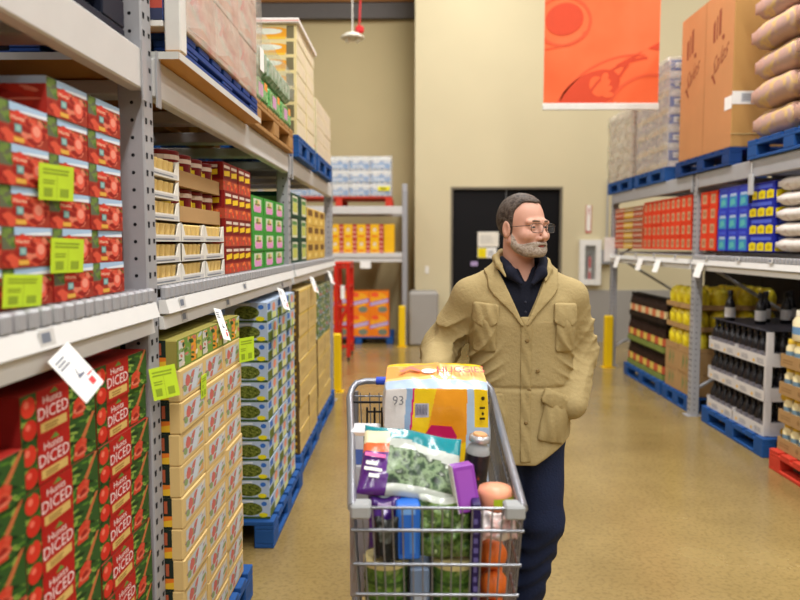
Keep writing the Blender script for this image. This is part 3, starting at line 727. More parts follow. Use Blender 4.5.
# green bean cases
BEAN = mottled('bean_print', [(40,52,14),(84,96,30),(120,128,52),(60,70,20)], 60, .6)
BG = M((176,192,214)); BB = M((60,110,190))
nr = [aR(0,0,1,1,BG,.5), aR(0,0,1,.12,M((66,92,50)),1), aE(.52,.50,.30,.34,BEAN,2,22), aE(.84,.20,.11,.12,M((226,214,30)),3,12), aE(.86,.78,.07,.12,BB,3,10), aR(.05,.86,.6,.94,M((226,232,240)),2)]
nr += [aE(.52+.26*math.cos(t*2.4)*((t%5)/5+.15), .50+.28*math.sin(t*2.4)*((t%5)/5+.15), .06, .018, [M((110,122,44)),M((140,146,66)),M((56,66,22))][t%3], 2.5+.02*t, 6, t*1.1) for t in range(34)]
fr = [aR(0,0,1,1,BG,.5), aR(.04,.06,.48,.5,M((96,120,50)),1), aE(.7,.66,.16,.24,M((226,150,120)),1,10), aR(.08,.6,.36,.92,BB,1), aR(.55,.08,.95,.4,M((220,224,150)),1), aR(.0,.0,1,.06,M((66,92,50)),2), aE(.3,.3,.14,.16,BEAN,2,10)]
me = case_mesh('green_bean_case', .27, .21, .1003, 1, BG, fr, nr)
LB = 'pale blue green bean case'
stack('green_bean_case', me, .27, .21, .1003, 1, -.725, 3.575, PAL, (11,11,11), LB, 'case', 'green bean cases', jit=.005, ref='the tan trays')
stack('green_bean_case', me, .27, .21, .1003, 1, -.950, 3.60, PAL, (10,10,10), 'rear '+LB, 'case', 'green bean cases', jit=.005, ref='the tan trays')
pallet(-1.67, -.70, 3.54, 4.52, 0, BLUEP, 'blue pallet under the green bean cases')
for i, (y, z) in enumerate(((3.72,1.20),(3.66,1.08),(4.05,1.26),(4.15,1.12))):
    neon((-.696,y,z),(0,.0,.2),(.09,.10 if i else .12),('neon green price card high on the green bean cases','neon green price card two rows below the top of the bean cases','neon green price card near the shelf over the bean cases','neon green price card midway along the bean cases')[i])
# tan cartons further on
TN2 = M((206,180,118), .75, 0, .1, 7, .05, 160)
st = [aR(.0,.0,.3,1,M((96,74,40)),1)]+[aR(.02,.1+.3*k,.28,.22+.3*k,M((210,170,40)),2) for k in range(3)]
a = [aR(.02,.9,.98,.985,M((222,190,90)),1), aR(.2,.3,.7,.62,M((196,168,106)),1)]
me = case_mesh('tan_carton', .44, .44, .156, 1, TN2, a, [aR(.55,0,1,1,M((96,74,40)),1)]+[aR(.6,.1+.3*k,.95,.22+.3*k,M((210,170,40)),2) for k in range(3)])
stack('tan_carton', me, .44, .44, .156, 1, -.745, 4.70, PAL, (7,7), 'plain tan carton', 'carton', 'tan cartons', jit=.005, ref='the bean cases')
pallet(-1.72, -.735, 4.66, 5.62, 0, BLUEP, 'blue pallet under the plain tan cartons')
stack('tan_carton', me, .44, .44, .156, 1, -.76, 5.76, PAL, (4,4), 'tan carton under green packs', 'carton', 'tan cartons under mixed packs', jit=.005, ref='the tan stack')
GP = [M((120,150,70)), M((214,214,196)), M((206,90,60)), M((60,100,50)), M((150,170,190))]
a = [aR(0,0,1,1,M((110,124,70)),.5)]+blobs(.04,.06,.96,.94,40,.06,.14,GP,1,41)
me = case_mesh('mixed_pack_case', .44, .44, .143, 1, M((120,120,80)), a, a)
stack('mixed_pack_case', me, .44, .44, .143, 1, -.76, 5.76, PAL+4*.1566+.001, (3,3), 'case of mixed green packs', 'case', 'mixed pack cases', ref='the tan stack')
pallet(-1.74, -.745, 5.72, 6.86, 0, BLUEP, 'blue pallet under the mixed pack cases at the rack end')
# ---- upper level left
UZ = 2.1005
DKB = mottled('dark_wrap_print', [(8,9,13),(14,18,30),(40,42,28),(9,10,16)], 9, .55)
pallet(-1.78, -.775, .86, 1.98, UZ, M((16,22,40), .6, name='dark_blue_pallet_paint'), 'dark blue pallet on the beam over the tomato cases')
me = case_mesh('dark_wrapped_case', .36, .48, .30, 1, DKB, [aR(.08,.5,.9,.8,M((60,64,40)),1), aR(.1,.15,.6,.35,M((30,44,80)),1)], None)
stack('dark_wrapped_case', me, .36, .48, .30, 1, -.79, .88, UZ+.142, (3,3,3), 'black wrapped case above the tomatoes', 'case', 'black wrapped cases', ref='the tall upright', rev=True)
# pink wrapped load on a plywood board
b = MB(); b.bbox(-1.78,-.70,2.20,3.37,UZ,UZ+.022, M((196,140,70), .6, 0, .15, 5, name='plywood'), .002); b.art([aR(0,0,1,1,M((206,206,200)),1)], (-.6995,2.20,UZ),(0,1,0),(0,0,1),1.17,.022,.0004); b.art([aR(0,0,1,1,M((206,206,200)),1)], (-1.78,2.1995,UZ),(1,0,0),(0,0,1),1.08,.022,.0004)
tag(b.build('plywood_board'), 'plywood board with pale edges overhanging the beam under the pink load', 'board')
pallet(-1.72, -.71, 2.29, 3.355, UZ+.0225, M((30,66,140), .6, 0, .2, 9, name='navy_pallet_paint'), 'low blue pallet on the plywood board under the pink wrapped load', .08)
PINK = mottled('pink_wrap_print', [(186,152,138),(206,172,156),(196,140,130),(190,186,172),(212,184,170)], 6, .45)
z0 = UZ+.1035
pk = load('wrapped_carton_load', 'pink wrapped carton load with white corner board on the plywood board', loc=(0,0,0))
me = case_mesh('pink_carton', .345, .46, .2, 1, PINK, [aP([(.05,.1),(.5,.3),(.9,.2),(.4,.1)],M((200,156,136)),1), aP([(.1,.5),(.3,.8),(.36,.8),(.2,.5)],M((206,140,132)),1)], None)
stack('pink_carton', me, .345, .46, .2, 1, -.705, 2.29, z0, (5,5,5), '', 'carton', None, parent=pk)
pic = [aR(0,0,1,1,M((150,176,204)),.5), aR(0,.1,1,.55,M((190,84,70)),1), aR(0,0,1,.14,M((60,66,96)),2), aR(.1,.2,.3,.4,M((110,60,56)),3), aR(.4,.2,.6,.45,M((226,180,160)),3), aR(.68,.2,.85,.4,M((110,60,56)),3)]
me = case_mesh('picture_carton', .06, .36, .245, 1, M((70,96,160)), None, pic)
for k in range(3):
    put('picture_carton', me, pk, (-.935, 2.255, z0+.02+k*.247))
MB().bbox(-.18,.18,-.03,.03,0,.019, WHITE, .002).build('base_sheet', pk, (-.935, 2.255, z0))
b = MB(); b.bbox(-.75,-.70,2.222,2.282,z0-.075,z0+1.0, M((222,220,214), .5), .004)
b.build('corner_board', pk)
FILM = film_material('stretch_film_clear', (225,222,214), .28)
FILMP = film_material('stretch_film_pale', (214,206,192), .52)
FILMG = film_material('stretch_film_grey', (200,206,198), .22)
film(-1.16, -.690, 2.286, 3.35, z0+.003, 3.26, FILM, pk, 3)
b = MB(); b.box(-.0005,.0005,-.04,.04,0,.10,PAPER); b.build('load_ticket', pk, (-.675,3.30,2.32))
# green bottle packs on a wooden pallet
pallet(-1.74, -.735, 3.42, 4.50, UZ, WOOD, 'bare wooden pallet under the green bottle packs')
GB = mottled('green_pack_print', [(24,96,40),(60,150,66),(120,190,120),(36,120,50)], 26, .25)
GP2 = mottled('pale_green_pack_print', [(70,120,84),(120,156,126),(176,192,178),(90,136,104)], 20, .25)
gk = load('wrapped_bottle_load', 'green bottle packs under grey film on the bare wooden pallet')
for (m, j0, n) in ((GB, 0, 1), (GP2, 1, 1)):
    mb = MB(); w, d, h = .345, .40, .15
    mb.bbox(-d/2,d/2,-w/2,w/2,0,h*.8,m,.02)
    for i in range(4):
        for j in range(4): mb.lathe([(.036,h*.78),(.03,h*.88),(.016,h*.96),(.016,h-.002)], m, 10, (-d/2+.05+i*.1, -w/2+.045+j*.085, 0))
    if j0 == 0: mb.art([aR(.3,.2,.6,.6,M((206,150,190)),1), aR(.7,.5,.9,.75,M((240,150,60)),1)], (d/2,-w/2,0),(0,1,0),(0,0,1),w,h,.0006)
    stack('bottle_pack', mb.mesh('bottle_pack'), .345, .40, h, 1, -.745, 3.44, UZ+.142+j0*(h+.001), (n,n,n), '', 'pack', None, parent=gk)
film(-1.16, -.735, 3.435, 4.50, UZ+.32, UZ+.47, FILMG, gk, 5)
# orange picture cartons under a white cap sheet
pallet(-1.72, -.725, 4.66, 5.50, UZ, BLUEP, 'blue pallet under the orange picture cartons')
OW = M((226,212,176), .6)
nr = [aR(0,0,1,1,M((226,206,150)),.5), aE(.55,.45,.40,.36,M((232,160,40)),1,16), aE(.45,.55,.3,.2,M((222,224,210)),2,12), aR(.82,.1,.95,.9,M((120,110,80)),2), aR(.1,.05,.8,.2,M((236,190,60)),2)]
a = [aR(.1,.2,.9,.8,M((222,206,176)),1)]
ok_ = load('wrapped_picture_load', 'cream cartons with orange picture ends under a white cap sheet')
me = case_mesh('orange_picture_carton', .40, .36, .098, 1, OW, a, nr)
stack('orange_picture_carton', me, .40, .36, .098, 1, -.735, 4.67, UZ+.142, (7,7), '', 'carton', None, parent=ok_)
stack('orange_picture_carton', me, .40, .36, .098, 1, -1.10, 4.67, UZ+.142, (7,7), '', 'carton', None, parent=ok_)
b = MB(); b.bbox(-1.49,-.715,4.645,5.50,UZ+.142+7*.0988,UZ+.142+7*.0988+.03,M((236,228,222), .6),.004); b.art([aR(0,.3,1,.55,M((226,160,150)),1)], (-1.49,4.645,UZ+.142+7*.0988),(1,0,0),(0,0,1),.775,.03,.0005)
b.build('cap_sheet', ok_)
pallet(-1.72, -.725, 5.60, 6.60, UZ, BLUEP, 'blue pallet under the low cream cartons at the rack end')
nr = [aR(.7,.0,1,1,M((214,206,170)),.5), aE(.85,.5,.12,.34,M((222,120,50)),1,10), aR(.75,.8,.95,.95,M((120,150,70)),2)]
me = case_mesh('cream_carton', .46, .50, .105, 1, M((222,206,176), .6), [aR(.1,.2,.9,.8,M((212,196,170)),1)], nr)
stack('cream_carton', me, .46, .50, .105, 1, -.735, 5.62, UZ+.142, (4,4), 'cream fruit carton', 'carton', 'cream cartons', ref='the cap sheet load')
# ------------------------------------------------------------------ right rack
RS = 1.4865; RZ = 2.1555
# mixed can packs
MX = [M((196,60,44)), M((226,190,60)), M((120,60,40)), M((220,206,180)), M((90,50,40)), M((206,90,60))]
def art_cans(m1, m2, m3):
    A = [aR(0,0,1,1,m3,.5)]
    for k in range(4):
        A += [aR(.03+.245*k,.06,.235+.245*k,.46,m1,1), aR(.03+.245*k,.54,.235+.245*k,.94,m2,1), aR(.05+.245*k,.2,.215+.245*k,.34,M((230,216,190)),2), aR(.05+.245*k,.68,.215+.245*k,.82,M((230,216,190)),2)]
    return A
for i, (m1, m2, m3, lab) in enumerate(((M((196,60,44)),M((150,70,44)),M((206,110,70)),'red and brown can pack by the end upright'), (M((226,190,60)),M((120,90,40)),M((206,150,60)),'yellow and brown can pack'), (M((150,40,36)),M((90,56,40)),M((214,120,80)),'dark red can pack by the orange boxes'))):
    me = case_mesh('can_pack', .345, .36, .118, -1, m3, art_cans(m1,m2,m3), art_cans(m1,m2,m3))
    stack('can_pack', me, .345, .36, .118, -1, XR+.02, 7.96+(2-i)*.352, RS, (4,), lab, 'pack', 'can packs '+('red brown','yellow','dark red')[i])
# orange red boxes
ORR = M((226,66,34)); OK_ = M((196,160,120))
def art_or(n): 
    A = [aR(0,0,1,1,ORR,.5)]
    for k in range(n): A += [aR((k+.22)/n,.18,(k+.72)/n,.80,OK_,1), aR((k+.30)/n,.34,(k+.64)/n,.66,M((180,120,84)),2)]
    return A
me = case_mesh('orange_red_box', .268, .36, .124, -1, ORR, art_or(2), [aR(0,0,1,1,M((190,36,24)),.5)])
stack('orange_red_box', me, .268, .36, .124, -1, XR+.02, 6.56, RS, (4,4,4,4,4), 'orange red windowed box', 'box', 'orange red boxes', ref='the can packs', rev=True)
me = case_mesh('orange_red_box', .165, .36, .124, -1, ORR, art_or(1), [aR(0,0,1,1,M((190,36,24)),.5), aR(.02,.15,.3,.85,M((206,60,40)),1)])
stack('orange_red_box', me, .165, .36, .124, -1, XR+.02, 6.03, RS, (4,4), 'narrow orange red box', 'box', 'narrow orange red boxes', ref='the blue teal boxes')
# blue teal bottles boxes
BL = M((30,52,190), .4)
a = [aR(0,0,1,1,BL,.5), aR(.12,.05,.86,.6,M((60,140,190)),1), aR(.2,.55,.8,.68,M((170,190,220)),2), aP([(.2,.1),(.7,.2),(.6,.45),(.25,.4)],M((90,180,180)),2), aR(.2,.78,.8,.9,M((70,90,210)),2)]
me = case_mesh('blue_teal_box', .176, .36, .168, -1, BL, a, a)
stack('blue_teal_box', me, .176, .36, .168, -1, XR+.02, 5.465, RS, (3,3,3), 'blue teal box', 'box', 'blue teal boxes', ref='the blue yellow packs')
a = [aR(0,0,1,1,M((24,36,150)),.5)]+[aP([(.03+.325*k,.05),(.31+.325*k,.05),(.31+.325*k,.50),(.17+.325*k,.56),(.03+.325*k,.46)],M((230,210,20)),1) for k in range(3)]+[aE(.17+.325*k,.26,.06,.12,M((200,170,20)),2,8) for k in range(3)]+[aR(.1,.66,.9,.86,M((80,100,210)),1)]
me = case_mesh('blue_yellow_pack', .375, .36, .124, -1, M((24,36,150)), a, a)
stack('blue_yellow_pack', me, .375, .36, .124, -1, XR+.02, 5.085, RS, (4,), 'blue pack with yellow spots by the white sacks', 'pack', 'blue yellow packs')
SK = mottled('white_sack_print', [(206,196,186),(224,214,206),(236,230,224),(196,170,160)], 9, .6)
for k in range(2):
    me = sack_mesh('white_sack', .42, .40, .094, SK, -1, k)
    stack('white_sack', me, .42, .40, .104, -1, XR+.03, 4.66-.43*k, RS, (5,), ('white paper sack beside the blue packs','white paper sack in the farther pile from the blue packs')[k], 'sack', 'white sacks', jit=.004)
# hanging clip on the beam
hc = empty('hanging_sign_clip', (XR-.02, 5.36, 2.0)); b = MB(); b.bbox(-.01,.01,-.03,.03,-.10,.05,M((190,190,190), .4),.004); b.build('clip_body', hc)
MB().tube([(0,0,.05),(0,0,.13)], .004, STEELW, 6).build('wire', hc); MB().bbox(-.012,.0112,-.012,.012,-.16,-.101,DARK,.004).build('tag_end', hc)
tag(hc, 'grey sign clip hanging from the beam above the blue boxes', 'clip')
# --- upper level right
pallet(XR-.02, XR+.98, 8.26, 9.26, RZ, BLUEP, 'blue pallet under the farther film wrapped load near the end upright')
TANW = mottled('tan_wrapped_print', [(186,170,140),(206,192,164),(196,176,150),(216,206,186)], 6, .5)
r1 = load('wrapped_case_load', 'pale film wrapped load of tan cases near the end upright')
edge = [aR(.0,.05,.25,.95,M((160,80,80)),1), aR(.3,.1,.6,.6,M((200,190,180)),1), aR(.05,.3,.2,.6,M((216,200,190)),2)]
me = case_mesh('tan_wrapped_case', .32, .44, .158, -1, TANW, [aR(.1,.2,.9,.75,M((190,176,160)),1)], edge)
stack('tan_wrapped_case', me, .32, .44, .158, -1, XR+.0, 8.28, RZ+.142, (5,5,5), '', 'case', None, parent=r1)
film(XR-.015, XR+.45, 8.265, 9.26, RZ+.145, RZ+.142+5*.159+.01, FILMP, r1, 11)
pallet(XR-.02, XR+.98, 7.18, 8.16, RZ, BLUEP, 'blue pallet under the nearer film wrapped load beside the brown box')
GWR = mottled('grey_wrapped_print', [(186,180,170),(200,190,176),(150,140,150),(214,210,204)], 7, .4)
r2 = load('wrapped_can_load', 'taller film wrapped load of blue and white can cases beside the brown box')
BLU2 = M((40,80,160), .35)
nr = [aR(0,0,1,1,M((190,186,190)),.5), aR(.02,.35,.46,.92,BLU2,1), aR(.52,.35,.98,.92,BLU2,1), aE(.3,.6,.1,.2,M((230,200,160)),2,10), aR(.05,.05,.95,.28,M((220,216,214)),1), aR(.12,.5,.3,.8,M((224,226,230)),2), aE(.75,.6,.15,.2,M((220,224,230)),2,10)]
me = case_mesh('can_tower_case', .32, .44, .172, -1, GWR, [aR(.0,.0,1,.3,M((200,180,150)),1), aR(0,.5,1,.7,M((176,166,170)),1)], nr)
stack('can_tower_case', me, .32, .44, .172, -1, XR+.0, 7.19, RZ+.142, (6,6,6), '', 'case', None, parent=r2)
film(XR-.015, XR+.45, 7.17, 8.17, RZ+.145, RZ+.142+6*.173+.01, film_material('stretch_film_thin', (214,206,196), .34), r2, 12)
# big brown box
pallet(XR-.03, XR+.97, 5.72, 6.88, RZ, M((28,62,120), .6, 0, .25, 9, name='worn_blue_pallet_paint'), 'worn blue pallet under the tall brown box')
kb = empty('brown_bin_box', (XR+.47, 6.30, RZ+.1425)); KB = M((198,140,92), .8, 0, .1, 3, .08, 120, name='peach_front_sheet'); KB2 = M((186,142,84), .8, 0, .12, 3, .08, 120, name='brown_kraft_board')
b = MB(); b.bbox(-.48,.48,-.55,.55,0,1.28,KB2,.006); b.box(-.4815,-.4801,-.545,.545,.006,1.274,KB)  # thin peach sheet covers the aisle face of the browner box
INK = M((150,84,58), .8); SEAM = M((172,118,74), .8)
A = [aR(.495,0,.505,1,SEAM,1)]
for u in (.10,.62):
    A += [aT('Sales',u,.47,u+.27,.60,INK,2,.06,.10), aP([(u+.02,.70),(u+.06,.70),(u+.06,.84),(u+.02,.82)],INK,2), aP([(u+.08,.71),(u+.10,.71),(u+.10,.86),(u+.08,.85)],INK,2), aP([(u+.12,.72),(u+.16,.73),(u+.16,.89),(u+.12,.88)],INK,2), aE(u+.20,.70,.025,.018,INK,2,8), aP([(u+.04,.50),(u+.09,.44),(u+.07,.43),(u+.02,.48)],INK,2)]
b.art(A, (-.4822,.55,0),(0,-1,0),(0,0,1),1.1,1.28,.0005); b.build('body', kb)
b = MB(); b.box(-.484,-.4825,-.55,-.42,.30,.40,PAPER); b.box(-.482,-.25,-.5535,-.5515,.33,.43,PAPER); b.art([aR(.3,.15,.9,.85,M((196,200,206)),1)]+lines(.35,.3,.85,.8,3,M((140,144,150)),2,3),(-.482,-.5537,.33),(1,0,0),(0,0,1),.232,.10,.0004); b.build('shipping_label', kb)
MB().box(-.485,.481,-.5552,-.5512,.10,.106,M((206,184,130), .5)).build('strap', kb)
tag(kb, 'tall brown cardboard bin with script lettering and a wrapped white label', 'box')
# bag pile
pallet(XR-.03, XR+.97, 4.25, 5.42, RZ, BLUEP, 'blue pallet under the pile of tan bags')
BAG = mottled('tan_bag_print', [(184,146,130),(198,162,146),(188,156,148),(214,182,116),(192,150,134)], 7, .45)
bm_ = [sack_mesh('bag', .56, .52, .192, BAG, -1, k) for k in range(3)]
for j in range(6):
    for i in range(2):
        o = put('bag', bm_[(i+j) % 3], None, (XR+.24+random.uniform(-.02,.02), 4.53+i*.60+random.uniform(-.015,.015), RZ+.142+j*.2075), (0,0,random.uniform(-.04,.04)))
        tag(o, 'plump tan bag, '+('topmost' if j == 5 else ORD[5-j]+' from top')+(' in the pile away from the brown box' if i == 0 else ' in the pile beside the brown box'), 'bag', 'tan bags')
# --- lower level right
def bottle_case(name, w, d, h, tray_m, body_m, label_m, cap_m, nb, th, lab2=None, side=-1):
    mb = MB(); mb.box(-d/2,d/2,-w/2,w/2,0,th,tray_m)
    pitch = w/nb
    for i in range(2):
        for j in range(nb):
            c = (side*(d/2-pitch*.5-i*pitch), -w/2+pitch*(j+.5), 0); r = pitch*.44
            mb.lathe([(r,th),(r,h*.62),(r*.45,h*.80),(r*.4,h*.9)], body_m, 10, c); mb.lathe([(r*.46,h*.88),(r*.46,h-.003)], cap_m, 10, c)
            mb.lathe([(r*1.03,th+.012),(r*1.03,h*.5)], label_m if (i+j) % 3 else (lab2 or label_m), 10, c, caps=False)
    return mb.mesh(name)
SOY = M((40,22,16), .25)
me = bottle_case('sauce_case', .235, .34, .285, M((126,140,70), .6), SOY, M((214,190,90), .5), M((26,20,18), .4), 4, .055, M((190,90,60), .5))
stack('sauce_case', me, .235, .34, .285, -1, XR+.06, 7.33, PAL, (2,2,2,2,2), 'dark sauce bottle tray', 'tray', 'sauce bottle trays', jit=.004, ref='the kraft cartons')
me = bottle_case('sauce_case', .235, .34, .27, M((40,30,26), .6), SOY, M((206,120,80), .5), M((24,18,18), .4), 4, .05, M((220,200,150), .5))
stack('sauce_case', me, .235, .34, .27, -1, XR+.07, 7.33, PAL+2*.2861, (1,1,1,1,1), 'black capped sauce tray on top', 'tray', 'top sauce trays', jit=.004, ref='the kraft cartons')
b = MB()
pallet(XR+.03, XR+.98, 7.30, 8.56, 0, BLUEP, 'blue pallet under the dark sauce bottle trays')
pallet(XR+.03, XR+.98, 6.52, 7.24, 0, BLUEP, 'blue pallet under the kraft cartons and yellow bags')
me = case_mesh('kraft_carton', .34, .42, .20, -1, KRAFT, [aP([(.3,.1),(.5,.5),(.36,.9)],M((120,130,80)),1), aP([(.6,.1),(.72,.6),(.58,.9)],M((120,130,80)),1), aR(.1,.9,.9,.94,KRAFTD,1)], None)
stack('kraft_carton', me, .34, .42, .20, -1, XR+.05, 6.535, PAL, (2,2), 'kraft carton with leaf mark', 'carton', 'kraft cartons', ref='the slotted upright')
YBG = mottled('yellow_bag_film', [(206,176,10),(236,214,30),(244,226,70),(220,190,20)], 18, .3)
def jug():
    b = MB(); b.lathe([(.062,0),(.080,.02),(.083,.12),(.064,.17),(.034,.185),(.036,.193)], YBG, 12); return b.mesh('yellow_bag')
jm = jug(); kt = MB(); kt.box(-.21,.21,-.17,.17,0,.004,KRAFT)
for s in (-1,1): kt.box(s*.208-.002,s*.208+.002,-.17,.17,.004,.045,KRAFT); kt.box(-.21,.21,s*.168-.002,s*.168+.002,.004,.045,KRAFT)
ktm2 = kt.mesh('bag_tray'); jp = [('yellow_bag', jm, [(-.122+.18*i, -.083+.166*j, .0045) for i in range(2) for j in range(2)])]
stack('bag_tray', ktm2, .34, .42, .198, -1, XR+.05, 6.535, PAL+.4015, (3,3), 'kraft tray of yellow bags', 'tray', 'yellow bag trays', parts=jp, ref='the slotted upright')
# deeper half of the same pallet
stack('kraft_carton', me, .34, .42, .20, -1, XR+.475, 6.535, PAL, (2,2), 'rear kraft carton with leaf mark', 'carton', 'kraft cartons', ref='the slotted upright')
stack('bag_tray', ktm2, .34, .42, .198, -1, XR+.475, 6.535, PAL+.4015, (3,3), 'rear kraft tray of yellow bags', 'tray', 'yellow bag trays', parts=jp, ref='the slotted upright')
# black bottles in white trays
def wtray(pillar=True):
    b = MB(); d, w, t = .42, .50, .004; WT = M((212,208,206), .6)
    b.box(-d/2,d/2,-w/2,w/2,0,t,WT); b.box(-d/2,-d/2+t,-w/2,w/2,t,.078,WT); b.box(d/2-t,d/2,-w/2,w/2,t,.095,WT)
    b.box(-d/2,d/2,-w/2,-w/2+t,t,.10,WT); b.box(-d/2,d/2,w/2-t,w/2,t,.10,WT); 
    if pillar: b.box(-d/2+.004,-d/2+.05,-w/2-.003,-w/2,t,.255,WT); b.box(-d/2-.001,-d/2+t,-w/2,-w/2+.012,t,.255,WT)
    YS = M((232,184,60), .5)
    b.art([aE(.12,.35,.035,.16,YS,1,10), aE(.62,.30,.035,.16,YS,1,10)]+lines(.22,.2,.5,.7,3,M((150,150,158)),1,3)+lines(.72,.2,.94,.7,3,M((150,150,158)),1,5), (-d/2,w/2,0),(0,-1,0),(0,0,1),w,.078,.0006)
    b.art([aE(.35,.4,.07,.3,YS,1,10)]+lines(.5,.2,.9,.7,2,M((150,150,158)),1,6), (-d/2,-w/2-.001,0),(1,0,0),(0,0,1),d,.095,.0006)
    return b.mesh('white_tray')
wt = wtray(); wt2 = wtray(False); BK = M((24,22,28), .25); 
bk = MB(); bk.lathe([(.036,0),(.04,.01),(.04,.13),(.03,.165),(.017,.19),(.017,.215)], BK, 14); bk.lathe([(.0405,.05),(.0405,.10)], M((120,116,124), .4), 14, caps=False)
bkm = bk.mesh('black_bottle'); cap = MB().lathe([(.02,.208),(.02,.245),(.016,.25)], M((30,28,34), .35), 12).mesh('cap')
bp = [(-.163+.094*i, -.20+.10*j, .0045) for i in range(2) for j in range(5)]
for o in stack('white_tray', wt, .50, .42, .255, -1, XR+.06, 5.20, PAL, (3,3), 'white tray of black bottles', 'tray', 'black bottle trays', jit=.003, ref='the cream jar trays'):
    if o.location.y > 5.5: o.data = wt2
    for p in bp:
        q = put('bottle', bkm, o, p); put('cap', cap, q)
for o in stack('white_tray', wt, .50, .42, .255, -1, XR+.485, 5.20, PAL, (3,3), 'rear white bottle tray', 'tray', 'black bottle trays', jit=.001, ref='the cream jar trays'):
    for p in bp[:5]:
        q = put('bottle', bkm, o, p); put('cap', cap, q)
for i in range(7):
    r_ = put('black_bottle', bkm, None, (XR+.12+.115*i, 5.95-.22*(i % 2)-.06*(i % 3), PAL+3*.2556+.0045)); put('cap', cap, r_)
    MB().lathe([(.0408,.03),(.0408,.11)], M((206,204,206), .4), 14, caps=False).build('paper_label', r_)
    tag(r_, 'loose black bottle with white label on the top sheet, '+ORD[i]+' from the aisle', 'bottle', 'loose black bottles')
sh = MB().box(XR+.07,XR+.90,5.21,6.19,PAL+3*.2556+.0008,PAL+3*.2556+.004,M((60,58,66), .5)); tag(sh.build('divider_sheet'), 'dark divider sheet on the top trays of black bottles', 'sheet')
pallet(XR+.03, XR+.98, 5.14, 6.24, 0, BLUEP, 'blue pallet under the white trays of black bottles')
# cream jars in kraft trays on a red pallet
pallet(XR-.03, XR+.97, 3.90, 4.92, 0, REDP, 'red pallet under the kraft trays of cream jars')
jr = MB(); jr.lathe([(.044,0),(.048,.01),(.048,.075),(.034,.098),(.034,.10)], M((240,224,176), .35), 14); jr.lathe([(.0485,.022),(.0485,.05)], M((120,150,170), .5), 14, caps=False)
jrm = jr.mesh('jar'); lid = MB().lathe([(.037,.098),(.037,.125),(.033,.128)], M((226,190,60), .4), 14).mesh('lid')
jt = MB(); 
jt.box(-.2,.2,-.16,.16,0,.004,KRAFT)
for s in (-1,1): jt.box(s*.198-.002,s*.198+.002,-.16,.16,.004,.085,KRAFT); jt.box(-.2,.2,s*.158-.002,s*.158+.002,.004,.085,KRAFT)
jt.art(lines(.1,.3,.5,.7,2,KRAFTD,1,2)+[aE(.8,.5,.06,.2,KRAFTD,1,8)], (-.2,.16,0),(0,-1,0),(0,0,1),.32,.085,.0006)
jt = jt.mesh('jar_tray')
for o in stack('jar_tray', jt, .32, .40, .19, -1, XR+.02, 3.95, PAL, (4,4,4), 'kraft tray of cream jars', 'tray', 'cream jar trays', jit=.004, ref='the black bottle trays', rev=True):
    for i in range(2):
        for j in range(3):
            q = put('jar', jrm, o, (-.14+.10*i, -.105+.105*j, .06)); put('lid', lid, q)
jb = empty('mayonnaise_jar', (XR+.10, 4.76, PAL+4*.1906+.001)); 
MB().lathe([(.075,0),(.082,.012),(.082,.13),(.06,.165),(.06,.17)], M((242,228,186), .35), 18).build('body', jb); MB().lathe([(.0825,.045),(.0825,.095)], M((110,150,190), .5), 18, caps=False).build('label', jb); MB().lathe([(.063,.165),(.063,.2),(.058,.204)], M((244,236,214), .4), 18).build('lid', jb)
tag(jb, 'large cream jar with a blue label standing on the top kraft tray', 'jar')
# white cards under the rails
def card(x, y, z, rot, s, label, name='price_card', plain=False):
    b = MB(); b.box(-.0006,.0006,-s[0]/2,s[0]/2,-s[1],0,PAPER)
    G = M((120,124,134), .7); 
    for sd in (() if plain else (1,-1)): b.art(lines(.1,.70,.7,.92,3,G,1,4)+[aP([(.40,.38),(.52,.58),(.55,.57),(.5,.45),(.70,.42),(.69,.38)],M((110,114,130)),1), aR(.62,.12,.84,.26,M((218,70,74)),1), aR(.7,.3,.95,.34,M((218,70,74)),1)], (sd*.0008,-sd*s[0]/2,-s[1]), (0,sd,0),(0,0,1), s[0], s[1], .0003)
    tag(b.build(name, None, (x, y, z), rot), label, 'price card')
card(-.735, 1.47, 1.325, (.42,-.50,-.25), (.085,.115), 'large white price card hung over the diced tomato cases')
card(-.742, 2.72, 1.30, (-.25,-.45,-.2), (.05,.13), 'white price card hung over the tan tray cases')
card(-.722, 3.93, 1.30, (-.3,-.5,-.3), (.06,.13), 'white price card hung over the green bean cases')
card(-.742, 5.3, 1.30, (-.3,-.5,-.3), (.06,.13), 'white price card hung over the plain tan cartons')
card(-.742, 6.4, 1.30, (-.3,-.5,-.3), (.06,.13), 'white price card hung over the mixed pack cases')
for (y, lb) in ((8.6,'white price card hung under the yellow can packs'),(7.75,'white price card hung under the can packs beside the boxes'),(7.2,'white price card hung before the yellow bags'),(6.15,'white price card hung past the upright before the rear yellow bags')):
    card(XR-.052, y, 1.385, (.05,.3,.2), (.10,.13), lb, plain=True)
card(XR-.03, 9.0575, 1.62, (0,0,-1.5708), (.14,.30), 'large white card on the end upright beside the can packs', plain=True)
strip_labels(XL+.032, 1, 1.341, (1.45,2.32,3.2), 'small shelf ticket on the upper price rail of the tomato rack', 'rail tickets')
strip_labels(XL+.019, 1, 1.290, (2.38,2.95,4.2), 'small shelf ticket on the lower price rail of the tomato rack', 'low rail tickets')
strip_labels(XR-.036, -1, 1.410, (5.0,5.5,6.1,6.8,7.4,8.0), 'small shelf ticket on the price rail of the bottle rack', 'right rail tickets')
